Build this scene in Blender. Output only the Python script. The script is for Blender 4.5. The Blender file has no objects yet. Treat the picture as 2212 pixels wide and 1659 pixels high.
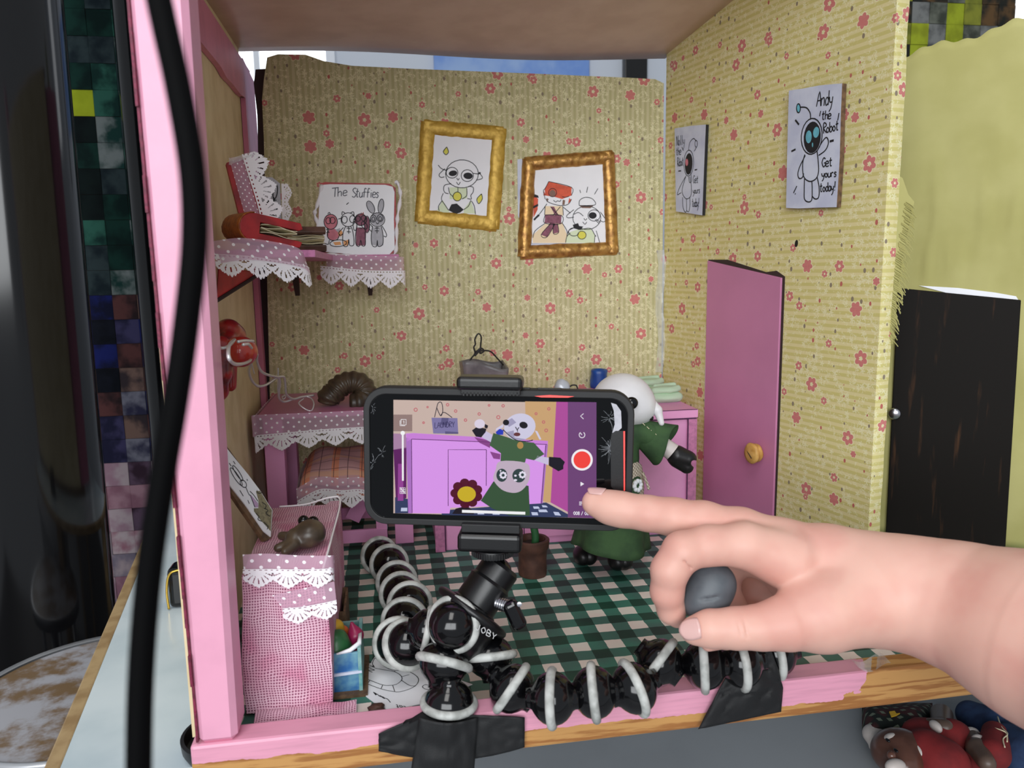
import bpy, math, random
import numpy as np
from mathutils import Vector, Matrix, noise
from math import sin, cos, pi, radians, atan2, sqrt

random.seed(7)
S = 0.01                      # all sizes below are written in centimetres
scene = bpy.context.scene
COL = scene.collection

# ------------------------------------------------------------------ camera
F_PX, CXP, CYP = 1662.0, 1106.0, 829.5          # measured focal length (photo frame 2212 x 1659)
YAW, PITCH, ROLL, CAM_H = radians(9.3), radians(8.6), radians(1.0), 25.5
fw = Vector((sin(YAW) * cos(PITCH), cos(YAW) * cos(PITCH), -sin(PITCH)))
r0 = Vector((cos(YAW), -sin(YAW), 0)); u0 = r0.cross(fw)
rt = r0 * cos(ROLL) - u0 * sin(ROLL); up = u0 * cos(ROLL) + r0 * sin(ROLL)
CAM = Vector((0, 0, CAM_H))
cd = bpy.data.cameras.new('camera'); cam = bpy.data.objects.new('camera', cd); COL.objects.link(cam)
cd.sensor_width = 36; cd.lens = 36 * F_PX / 2212; cd.clip_start = 0.01; cd.clip_end = 50
cam.matrix_world = Matrix(((rt.x, up.x, -fw.x, 0), (rt.y, up.y, -fw.y, 0), (rt.z, up.z, -fw.z, CAM_H * S), (0, 0, 0, 1)))
cd.dof.use_dof = True; cd.dof.focus_distance = 0.58; cd.dof.aperture_fstop = 15
scene.camera = cam

# ------------------------------------------------------------------ world, lamps, exposure
w = bpy.data.worlds.new('room_light'); scene.world = w; w.use_nodes = True
w.node_tree.nodes['Background'].inputs[0].default_value = (0.86, 0.92, 1.0, 1)
w.node_tree.nodes['Background'].inputs[1].default_value = 0.42
def area(name, loc, aim, sx, sy, power, col=(1, 1, 1)):
    l = bpy.data.lights.new(name, 'AREA'); l.shape = 'RECTANGLE'; l.size = sx * S; l.size_y = sy * S
    l.energy = power; l.color = col
    o = bpy.data.objects.new(name, l); COL.objects.link(o)
    o.location = Vector(loc) * S
    o.rotation_euler = (Vector(aim) - Vector(loc)).to_track_quat('-Z', 'Y').to_euler()
    return o
area('window_light', (-60, -180, 78), (12, 60, 18), 200, 120, 54, (0.95, 0.98, 1.0))
area('ceiling_lamp', (-30, -45, 190), (0, 40, 0), 60, 120, 12, (1, 0.98, 0.95))
vs = scene.view_settings
vs.view_transform = 'Standard'; vs.look = 'None'; vs.exposure = 0.0; vs.gamma = 1.0; vs.use_curve_mapping = False

# ------------------------------------------------------------------ measuring: a pixel of the photograph meets a surface of the place
def ray(x, y): return fw + rt * ((x - CXP) / F_PX) - up * ((y - CYP) / F_PX)
def az(x, y, z): d = ray(x, y); return CAM + d * ((z - CAM_H) / d.z)
def ay(x, y, Y): d = ray(x, y); return CAM + d * (Y / d.y)
def W(x, y, d): return CAM + ray(x, y) * d
class PL:
    def __init__(s, o, n):
        s.o = Vector(o); s.n = Vector(n).normalized()
        if s.n.dot(CAM - s.o) < 0: s.n = -s.n
    def at(s, x, y, off=0.0):
        d = ray(x, y); o = s.o + s.n * off
        return CAM + d * ((o - CAM).dot(s.n) / d.dot(s.n))
def Z(x0, y0, k): return lambda x, y: (x0 + k * x, y0 + k * y)

# ------------------------------------------------------------------ objects
def tag(o, label=None, cat=None, group=None, kind=None):
    if label: o['label'] = label
    if cat: o['category'] = cat
    if group: o['group'] = group
    if kind: o['kind'] = kind
    return o
def thing(name, label, cat, loc, group=None):
    o = bpy.data.objects.new(name, None); COL.objects.link(o)
    o.empty_display_size = 0.01
    o.location = Vector(loc) * S; o['org'] = list(loc)
    return tag(o, label, cat, group)
def org(p): return Vector(p['org']) if p is not None and 'org' in p else Vector((0, 0, 0))
class B:                                            # collects shapes, becomes one mesh object
    def __init__(s): s.v = []; s.f = []; s.uv = {}; s.mi = []
    def add(s, vs, fs, uvs=None, m=0):
        k = len(s.v); s.v += [Vector(p) for p in vs]
        for i, f in enumerate(fs):
            if uvs: s.uv[len(s.f)] = uvs[i]
            s.f.append(tuple(k + a for a in f)); s.mi.append(m)
        return s
    def box(s, c, d, R=None, m=0):
        c = Vector(c); vs = []
        for z in (-1, 1):
            for x, y in ((-1, -1), (1, -1), (1, 1), (-1, 1)):
                p = Vector((x * d[0] / 2, y * d[1] / 2, z * d[2] / 2))
                vs.append(c + (R @ p if R else p))
        return s.add(vs, [(3, 2, 1, 0), (4, 5, 6, 7), (0, 1, 5, 4), (1, 2, 6, 5), (2, 3, 7, 6), (3, 0, 4, 7)], m=m)
    def hexa(s, q, t, m=0):                         # q, t: four corners each (bottom, top)
        return s.add(list(q) + list(t), [(3, 2, 1, 0), (4, 5, 6, 7), (0, 1, 5, 4), (1, 2, 6, 5), (2, 3, 7, 6), (3, 0, 4, 7)], m=m)
    def prism(s, pts, off, m=0):                    # polygon pts, swept by off
        n = len(pts); off = Vector(off)
        vs = [Vector(p) for p in pts] + [Vector(p) + off for p in pts]
        return s.add(vs, [tuple(range(n)), tuple(range(2 * n - 1, n - 1, -1))] + [(i, (i + 1) % n + 0, (i + 1) % n + n, i + n)[::-1] for i in range(n)], m=m)
    def tube(s, path, rad, n=10, closed=False, caps=True, m=0, flat=1.0):
        P = [Vector(p) for p in path]; N = len(P)
        if not hasattr(rad, '__len__'): rad = [rad] * N
        T = [(P[(i + 1) % N] - P[i - 1]) if closed else (P[min(i + 1, N - 1)] - P[max(i - 1, 0)]) for i in range(N)]
        T = [t.normalized() if t.length > 1e-9 else Vector((0, 0, 1)) for t in T]
        a = Vector((0, 0, 1)) if abs(T[0].z) < .9 else Vector((1, 0, 0))
        U = T[0].cross(a).normalized(); vs = []
        for i in range(N):
            U = (U - T[i] * U.dot(T[i])).normalized(); Vv = T[i].cross(U)
            for j in range(n):
                t = 2 * pi * j / n
                vs.append(P[i] + (U * cos(t) + Vv * sin(t) * flat) * rad[i])
        fs = []
        for i in range(N if closed else N - 1):
            for j in range(n):
                a0 = i * n; b0 = ((i + 1) % N) * n
                fs.append((a0 + j, a0 + (j + 1) % n, b0 + (j + 1) % n, b0 + j))
        if caps and not closed: fs += [tuple(range(n))[::-1], tuple(range((N - 1) * n, N * n))]
        return s.add(vs, fs, m=m)
    def lathe(s, prof, base, axis=(0, 0, 1), n=28, m=0, wob=0.0, caps=True):   # prof: (radius, height)
        ax = Vector(axis).normalized(); a = Vector((1, 0, 0)) if abs(ax.x) < .9 else Vector((0, 1, 0))
        U = ax.cross(a).normalized(); Vv = ax.cross(U); base = Vector(base); vs = []
        for r, h in prof:
            for j in range(n):
                t = 2 * pi * j / n
                rr = r * (1 + wob * sin(2.1 * t + h * 1.3) + wob * .6 * sin(5 * t + h * 2))
                vs.append(base + ax * h + (U * cos(t) + Vv * sin(t)) * rr)
        fs = [(i * n + j, i * n + (j + 1) % n, (i + 1) * n + (j + 1) % n, (i + 1) * n + j) for i in range(len(prof) - 1) for j in range(n)]
        if caps: fs += [tuple(range(n))[::-1], tuple(range((len(prof) - 1) * n, len(prof) * n))]
        return s.add(vs, fs, m=m)
    def ball(s, c, r, R=None, nu=20, nv=12, m=0, wob=0.0, seed=0.0):
        c = Vector(c)
        if not hasattr(r, '__len__'): r = (r, r, r)
        vs = []
        for i in range(nv + 1):
            for j in range(nu):
                a = pi * i / nv; t = 2 * pi * j / nu
                p = Vector((sin(a) * cos(t), sin(a) * sin(t), cos(a)))
                k = 1 + wob * noise.noise(p * 1.7 + Vector((seed, seed * 2, 0)))
                p = Vector((p.x * r[0], p.y * r[1], p.z * r[2])) * k
                vs.append(c + (R @ p if R else p))
        fs = [(i * nu + j, (i + 1) * nu + j, (i + 1) * nu + (j + 1) % nu, i * nu + (j + 1) % nu) for i in range(nv) for j in range(nu)]
        return s.add(vs, fs, m=m)
    def torus(s, c, axis, R, r, n=36, k=10, m=0):
        ax = Vector(axis).normalized(); a = Vector((1, 0, 0)) if abs(ax.x) < .9 else Vector((0, 1, 0))
        U = ax.cross(a).normalized(); Vv = ax.cross(U); c = Vector(c)
        return s.tube([c + (U * cos(2 * pi * i / n) + Vv * sin(2 * pi * i / n)) * R for i in range(n)], r, k, closed=True, m=m)
    def grid(s, fn, nu, nv, uvf=None, m=0, keep=None):
        vs = [fn(i / nu, j / nv) for j in range(nv + 1) for i in range(nu + 1)]
        fs = []; uvs = []
        for j in range(nv):
            for i in range(nu):
                if keep and not keep((i + .5) / nu, (j + .5) / nv): continue
                a = j * (nu + 1) + i
                fs.append((a, a + 1, a + nu + 2, a + nu + 1))
                if uvf: uvs.append([uvf(i / nu, j / nv), uvf((i + 1) / nu, j / nv), uvf((i + 1) / nu, (j + 1) / nv), uvf(i / nu, (j + 1) / nv)])
        return s.add(vs, fs, uvs if uvf else None, m=m)
    def build(s, name, mats, parent=None, smooth=False, bevel=0, seg=2, solid=0, sub=0, sharp=None):
        if not isinstance(mats, (list, tuple)): mats = [mats]
        o0 = org(parent)
        used = sorted({i for f in s.f for i in f}); mp = {a: i for i, a in enumerate(used)}
        me = bpy.data.meshes.new(name)
        me.from_pydata([(s.v[a] - o0) * S for a in used], [], [tuple(mp[i] for i in f) for f in s.f])
        for m in mats: me.materials.append(MAT[m] if isinstance(m, str) else m)
        if len(mats) > 1: me.polygons.foreach_set('material_index', s.mi)
        if s.uv:
            L = me.uv_layers.new(name='UVMap')
            for p in me.polygons:
                q = s.uv.get(p.index)
                if q:
                    for li, c in zip(p.loop_indices, q): L.data[li].uv = c
        if smooth: me.polygons.foreach_set('use_smooth', [True] * len(me.polygons))
        me.update(); me.validate()
        o = bpy.data.objects.new(name, me); COL.objects.link(o)
        o['org'] = list(o0)
        if parent is not None: o.parent = parent
        if solid:
            md = o.modifiers.new('thickness', 'SOLIDIFY'); md.thickness = solid * S; md.offset = 0
        if bevel:
            md = o.modifiers.new('bevel', 'BEVEL'); md.width = bevel * S; md.segments = seg; md.limit_method = 'ANGLE'; md.angle_limit = radians(35)
        if sub:
            md = o.modifiers.new('sub', 'SUBSURF'); md.levels = sub; md.render_levels = sub
        if sharp:
            me.set_sharp_from_angle(angle=radians(sharp))
        return o
def lone(b, name, mats, label, cat, group=None, **k):
    return tag(b.build(name, mats, **k), label, cat, group)
def struct(b, name, mats, label=None, **k):
    return tag(b.build(name, mats, **k), label, None, None, 'structure')

def cr(pts, k=6, closed=False):                     # Catmull-Rom
    P = [Vector(p) for p in pts]; n = len(P); out = []
    if n < 3 and not closed: return P
    for i in range(n if closed else n - 1):
        g = (lambda a: P[a % n]) if closed else (lambda a: P[max(0, min(n - 1, a))])
        p0, p1, p2, p3 = g(i - 1), g(i), g(i + 1), g(i + 2)
        for j in range(k):
            t = j / k
            out.append(.5 * ((2 * p1) + (p2 - p0) * t + (2 * p0 - 5 * p1 + 4 * p2 - p3) * t * t + (3 * p1 - p0 - 3 * p2 + p3) * t ** 3))
    if not closed: out.append(P[-1])
    return out
def el(cx, cy, rx, ry=None, rot=0, a0=0, a1=360, n=22):
    ry = rx if ry is None else ry; o = []
    for i in range(n + 1):
        t = radians(a0 + (a1 - a0) * i / n); x, y = rx * cos(t), ry * sin(t); q = radians(rot)
        o.append((cx + x * cos(q) - y * sin(q), cy + x * sin(q) + y * cos(q)))
    return o

# ---- soft bodies: smooth union of tapered limbs and ellipsoids, meshed by surface nets
def soft(prims, h=.12, k=.5):
    lo = np.full(3, 1e9); hi = -lo
    for p in prims:
        if p[0] == 'c':
            for q, r in ((p[1], p[3]), (p[2], p[4])): lo = np.minimum(lo, np.array(q) - r); hi = np.maximum(hi, np.array(q) + r)
        elif p[0] == 'e': m = max(p[2]); lo = np.minimum(lo, np.array(p[1]) - m); hi = np.maximum(hi, np.array(p[1]) + m)
    lo -= 3 * h; hi += 3 * h
    n = np.ceil((hi - lo) / h).astype(int) + 1
    D = np.full(n, 3.0, np.float32)
    ax = [lo[i] + h * np.arange(n[i], dtype=np.float32) for i in range(3)]
    for p in prims:
        kk = k
        if p[0] in 'cs':
            a, b_, ra, rb = np.array(p[1], float), np.array(p[2], float), p[3], p[4]
            if len(p) > 5: kk = p[5]
            mn = np.minimum(a - ra, b_ - rb) - kk - 3 * h; mx = np.maximum(a + ra, b_ + rb) + kk + 3 * h
        else:
            c, r = np.array(p[1], float), np.array(p[2], float)
            if len(p) > 4: kk = p[4]
            mn = c - r.max() - kk - 3 * h; mx = c + r.max() + kk + 3 * h
        i0 = np.clip(((mn - lo) / h).astype(int), 0, n - 1); i1 = np.clip(((mx - lo) / h).astype(int) + 2, 1, n)
        X = ax[0][i0[0]:i1[0], None, None]; Y = ax[1][None, i0[1]:i1[1], None]; Zz = ax[2][None, None, i0[2]:i1[2]]
        if p[0] in 'cs':
            d = b_ - a; L = max(float(d @ d), 1e-9)
            t = np.clip(((X - a[0]) * d[0] + (Y - a[1]) * d[1] + (Zz - a[2]) * d[2]) / L, 0, 1)
            q = np.sqrt((X - a[0] - t * d[0]) ** 2 + (Y - a[1] - t * d[1]) ** 2 + (Zz - a[2] - t * d[2]) ** 2) - (ra + (rb - ra) * t)
        else:
            R = np.array(p[3] if len(p) > 3 and p[3] is not None else np.eye(3))
            dx, dy, dz = X - c[0], Y - c[1], Zz - c[2]
            g = [(dx * R[0][i] + dy * R[1][i] + dz * R[2][i]) / r[i] for i in range(3)]
            g0 = np.sqrt(g[0] ** 2 + g[1] ** 2 + g[2] ** 2)
            g1 = np.sqrt((g[0] / r[0]) ** 2 + (g[1] / r[1]) ** 2 + (g[2] / r[2]) ** 2) + 1e-6
            q = g0 * (g0 - 1) / g1
        sl = (slice(i0[0], i1[0]), slice(i0[1], i1[1]), slice(i0[2], i1[2])); A = D[sl]
        if p[0] == 's':
            hh = np.clip(.5 - .5 * (q + A) / kk, 0, 1); D[sl] = A + (-q - A) * hh + kk * hh * (1 - hh)
        else:
            hh = np.clip(.5 + .5 * (A - q) / kk, 0, 1); D[sl] = A + (q - A) * hh - kk * hh * (1 - hh)
    Sg = D < 0
    c8 = [Sg[i:n[0] - 1 + i, j:n[1] - 1 + j, l:n[2] - 1 + l] for i in (0, 1) for j in (0, 1) for l in (0, 1)]
    al = c8[0].copy(); an = c8[0].copy()
    for c in c8[1:]: al &= c; an |= c
    I = np.argwhere(an & ~al); idx = np.full(n - 1, -1, np.int64); idx[tuple(I.T)] = np.arange(len(I))
    acc = np.zeros((len(I), 3)); cnt = np.zeros(len(I))
    cs = [np.array((i, j, l)) for i in (0, 1) for j in (0, 1) for l in (0, 1)]
    for a in range(8):
        for b_ in range(a + 1, 8):
            if np.abs(cs[a] - cs[b_]).sum() != 1: continue
            da = D[tuple((I + cs[a]).T)]; db = D[tuple((I + cs[b_]).T)]
            x = (da < 0) != (db < 0)
            t = np.where(x, da / np.where(x, da - db, 1), 0)
            acc += np.where(x[:, None], cs[a] + t[:, None] * (cs[b_] - cs[a]), 0); cnt += x
    V = lo + (I + acc / cnt[:, None]) * h
    Fs = []
    for ax_ in range(3):
        e = [0, 0, 0]; e[ax_] = 1
        a = Sg[:n[0] - e[0], :n[1] - e[1], :n[2] - e[2]]; b_ = Sg[e[0]:, e[1]:, e[2]:]
        Q = np.argwhere(a != b_)
        o1, o2 = [(1, 2), (2, 0), (0, 1)][ax_]
        Q = Q[(Q[:, o1] > 0) & (Q[:, o2] > 0) & (Q[:, o1] < n[o1] - 1) & (Q[:, o2] < n[o2] - 1)]
        u = np.zeros(3, int); u[o1] = 1; v = np.zeros(3, int); v[o2] = 1
        q = np.stack([idx[tuple((Q - u - v).T)], idx[tuple((Q - v).T)], idx[tuple(Q.T)], idx[tuple((Q - u).T)]], 1)
        fl = ~a[tuple(Q.T)]; q[fl] = q[fl][:, ::-1]
        Fs.append(q)
    return V, np.concatenate(Fs)
def soft_obj(name, prims, mat, parent=None, h=.12, k=.5, sm=0):
    V, Fq = soft(prims, h, k); b = B()
    b.v = [Vector(p) for p in V]; b.f = [tuple(int(i) for i in q) for q in Fq]; b.mi = [0] * len(b.f)
    o = b.build(name, mat, parent, smooth=True)
    if sm:
        md = o.modifiers.new('smooth', 'SMOOTH'); md.factor = .5; md.iterations = sm
    return o
def cap(a, b_, ra, rb=None, k=None):
    t = ('c', tuple(a), tuple(b_), ra, ra if rb is None else rb)
    return t + ((k,) if k else ())
def ell(c, r, R=None, k=None):
    t = ('e', tuple(c), tuple(r), None if R is None else [list(x) for x in R])
    return t + ((k,) if k else ())
def groove(a, b_, r, k=.06): return ('s', tuple(a), tuple(b_), r, r, k)

# ---- flat print: ink strokes and colour patches lying on a sheet
def ink(parent, name, pl, strokes, mat, off=.012, w=.06, cv=None, smooth=True):
    b = B()
    for s_ in strokes:
        ww = w
        if isinstance(s_, tuple) and len(s_) == 2 and isinstance(s_[0], list): s_, ww = s_
        pts = [pl.at(*(cv(*p) if cv else p), off) for p in s_]
        if smooth and len(pts) < 12: pts = cr(pts, 4)
        N = len(pts)
        if N < 2: continue
        vs = []
        for i in range(N):
            t = pts[min(i + 1, N - 1)] - pts[max(i - 1, 0)]
            if t.length < 1e-9: t = Vector((1, 0, 0))
            sd = pl.n.cross(t).normalized() * ww / 2
            vs += [pts[i] + sd, pts[i] - sd]
        b.add(vs, [(2 * i, 2 * i + 1, 2 * i + 3, 2 * i + 2) for i in range(N - 1)])
    return b.build(name, mat, parent)
def fill(parent, name, pl, polys, mat, off=.008, cv=None, smooth=False):
    b = B(); o = None
    for q in polys:
        pts = [pl.at(*(cv(*p) if cv else p), off) for p in q]
        if (pts[0] - pts[-1]).length < 1e-6: pts = pts[:-1]
        if smooth: pts = cr(pts, 4, True)
        b.add(pts, [tuple(range(len(pts)))])
        if len(polys) < 10: o = b.build(name, mat, parent); b = B()
    if len(polys) >= 10: o = tag(b.build(name, mat, parent), kind='stuff')
    return o
GL = {  # single-stroke hand lettering, unit box, y up
 'T': [[(0, 1), (.9, 1)], [(.45, 1), (.4, 0)]], 'h': [[(.1, 1), (.1, 0)], [(.1, .4), (.4, .55), (.55, .4), (.55, 0)]],
 'e': [[(.05, .3), (.55, .35), (.45, .58), (.15, .55), (.05, .2), (.25, 0), (.6, .08)]],
 'S': [[(.7, .9), (.4, 1), (.1, .78), (.35, .52), (.68, .3), (.4, 0), (.02, .1)]], 't': [[(.3, .95), (.25, .1), (.5, .05)], [(.05, .62), (.55, .65)]],
 'u': [[(.08, .55), (.1, .1), (.35, 0), (.55, .2)], [(.55, .55), (.58, 0)]], 'f': [[(.6, .9), (.4, 1), (.28, .8), (.25, 0)], [(.05, .55), (.55, .58)]],
 'i': [[(.25, .55), (.25, 0)], [(.25, .75), (.26, .8)]], 's': [[(.5, .5), (.25, .58), (.12, .42), (.42, .22), (.3, 0), (.05, .05)]],
 'A': [[(0, 0), (.35, 1), (.65, 0)], [(.12, .38), (.58, .4)]], 'n': [[(.08, .55), (.08, 0)], [(.08, .38), (.35, .56), (.52, .4), (.52, 0)]],
 'd': [[(.52, .4), (.3, .55), (.08, .3), (.25, 0), (.5, .15)], [(.55, 1), (.53, 0)]], 'y': [[(.05, .55), (.15, .2), (.45, .2)], [(.55, .55), (.4, -.15), (.1, -.45)]],
 'R': [[(.08, 0), (.1, 1), (.5, .95), (.6, .72), (.12, .5), (.65, 0)]], 'o': [[(.3, .55), (.06, .3), (.28, 0), (.54, .25), (.3, .55)]],
 'b': [[(.1, 1), (.1, 0)], [(.1, .4), (.4, .55), (.55, .25), (.35, 0), (.1, .05)]], '!': [[(.3, 1.05), (.2, .35)], [(.16, .1), (.18, .02)]],
 'G': [[(.65, .85), (.35, 1), (.05, .5), (.3, 0), (.62, .2), (.62, .42), (.38, .42)]], 'r': [[(.1, .55), (.1, 0)], [(.1, .38), (.3, .56), (.48, .5)]],
 'N': [[(.05, 0), (.1, 1), (.55, 0), (.6, 1)]], 'l': [[(.2, 1), (.2, 0)]], 'C': [[(.6, .9), (.3, 1), (.05, .5), (.3, 0), (.62, .12)]],
 'a': [[(.5, .5), (.25, .56), (.06, .25), (.25, 0), (.5, .2)], [(.52, .55), (.56, 0)]], 'L': [[(.1, 1), (.08, 0), (.6, .03)]],
 'J': [[(.5, 1), (.5, .2), (.3, 0), (.08, .15)]], 'O': [[(.35, 1), (.05, .5), (.35, 0), (.65, .5), (.35, 1)]], 'B': [[(.08, 0), (.08, 1), (.5, .9), (.5, .6), (.1, .52), (.6, .4), (.55, .05), (.08, 0)]],
 'Y': [[(.05, 1), (.32, .5), (.6, 1)], [(.32, .5), (.32, 0)]], 'U': [[(.08, 1), (.1, .2), (.35, 0), (.58, .2), (.6, 1)]], 'D': [[(.08, 0), (.08, 1), (.45, .9), (.62, .5), (.45, .08), (.08, 0)]],
 '0': [[(.32, 1), (.08, .7), (.08, .3), (.32, 0), (.56, .3), (.56, .7), (.32, 1)]], '8': [[(.32, .53), (.1, .75), (.32, 1), (.54, .75), (.32, .53), (.06, .25), (.32, 0), (.58, .25), (.32, .53)]],
 '/': [[(.05, -.1), (.5, 1.1)]], '1': [[(.1, .75), (.35, 1), (.35, 0)]], 'k': [[(.1, 1), (.1, 0)], [(.5, .55), (.12, .25), (.55, 0)]], ' ': []}
def word(txt, x, y, ex, hy, adv=.68):               # pixel strokes: start, advance vector per em, up vector
    out = []; px = 0
    for ch in txt:
        for st in GL[ch]: out.append([(x + (px + a) * ex[0] + c * hy[0], y + (px + a) * ex[1] + c * hy[1]) for a, c in st])
        px += adv if ch not in 'il! ' else .45
    return out
# ------------------------------------------------------------------ materials
MAT = {}
def lin(c):
    return tuple(((v / 255) / 12.92 if v / 255 <= .04045 else (((v / 255) + .055) / 1.055) ** 2.4) for v in c) + (1,)
class NT:
    def __init__(s, m): s.t = m.node_tree; s.n = s.t.nodes; s.bs = s.n['Principled BSDF']; s.co = None
    def node(s, ty, **k):
        o = s.n.new(ty)
        for a, v in k.items(): setattr(o, a, v)
        return o
    def link(s, a, b): s.t.links.new(a, b)
    def put(s, sock, v):
        if hasattr(v, 'is_linked') or isinstance(v, bpy.types.NodeSocket): s.link(v, sock)
        else: sock.default_value = v
    def m(s, op, a, b=0.0, c=0.0):
        o = s.node('ShaderNodeMath', operation=op); s.put(o.inputs[0], a); s.put(o.inputs[1], b); s.put(o.inputs[2], c); return o.outputs[0]
    def vm(s, op, a, b=(0, 0, 0)):
        o = s.node('ShaderNodeVectorMath', operation=op); s.put(o.inputs[0], a); s.put(o.inputs[1], b)
        return o.outputs['Value'] if op in ('LENGTH', 'DOT_PRODUCT', 'DISTANCE') else o.outputs[0]
    def mix(s, f, a, b):
        o = s.node('ShaderNodeMix', data_type='RGBA'); s.put(o.inputs[0], f); s.put(o.inputs[6], a); s.put(o.inputs[7], b); return o.outputs[2]
    def sep(s, v): o = s.node('ShaderNodeSeparateXYZ'); s.link(v, o.inputs[0]); return o.outputs
    def comb(s, x, y, z=0.0):
        o = s.node('ShaderNodeCombineXYZ'); s.put(o.inputs[0], x); s.put(o.inputs[1], y); s.put(o.inputs[2], z); return o.outputs[0]
    def cm(s):                                         # object coordinates in centimetres
        if s.co is None:
            tc = s.node('ShaderNodeTexCoord'); s.co = s.vm('SCALE', tc.outputs['Object']); s.co.node.inputs['Scale'].default_value = 100
        return s.co
    def uv(s): return s.node('ShaderNodeUVMap').outputs[0]
    def noise(s, v, sc, det=3.0, rough=.5):
        o = s.node('ShaderNodeTexNoise'); s.link(v, o.inputs['Vector']); o.inputs['Scale'].default_value = sc; o.inputs['Detail'].default_value = det; o.inputs['Roughness'].default_value = rough; return o.outputs[0]
    def ramp(s, v, a, b): # smooth 0..1 between a and b
        o = s.node('ShaderNodeMapRange'); s.put(o.inputs[0], v); o.inputs[1].default_value = a; o.inputs[2].default_value = b; o.interpolation_type = 'SMOOTHSTEP'; return o.outputs[0]
    def bump(s, hgt, strength=.3, dist=.05):
        o = s.node('ShaderNodeBump'); o.inputs['Strength'].default_value = strength; o.inputs['Distance'].default_value = dist * S; s.link(hgt, o.inputs['Height']); s.link(o.outputs[0], s.bs.inputs['Normal'])
def mat(name, rgb, rough=.5, metal=0.0, var=0.0, vs_=1.0, rgb2=None, bump=0.0, bs_=3.0, bd=.05, spec=None, coat=0, sss=0, emit=None, es=1.0, alpha=None, trans=0, ior=1.45):
    m = bpy.data.materials.new(name); m.use_nodes = True; t = NT(m); MAT[name] = m
    b = t.bs; b.inputs['Roughness'].default_value = rough; b.inputs['Metallic'].default_value = metal
    c = lin(rgb); b.inputs['Base Color'].default_value = c
    if rgb2 is not None or var:
        c2 = lin(rgb2) if rgb2 else tuple(x * (1 - var) for x in c[:3]) + (1,)
        t.link(t.mix(t.ramp(t.noise(t.cm(), vs_, 4), .35, .68), c, c2), b.inputs['Base Color'])
    if bump: t.bump(t.noise(t.cm(), bs_, 4), bump, bd)
    if spec is not None: b.inputs['Specular IOR Level'].default_value = spec
    if coat: b.inputs['Coat Weight'].default_value = coat; b.inputs['Coat Roughness'].default_value = .12
    if sss: b.inputs['Subsurface Weight'].default_value = sss; b.inputs['Subsurface Radius'].default_value = (1, .45, .3); b.inputs['Subsurface Scale'].default_value = .004
    if emit: b.inputs['Emission Color'].default_value = lin(emit); b.inputs['Emission Strength'].default_value = es
    if trans: b.inputs['Transmission Weight'].default_value = trans; b.inputs['IOR'].default_value = ior
    if alpha is not None: b.inputs['Alpha'].default_value = alpha
    return t

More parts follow.
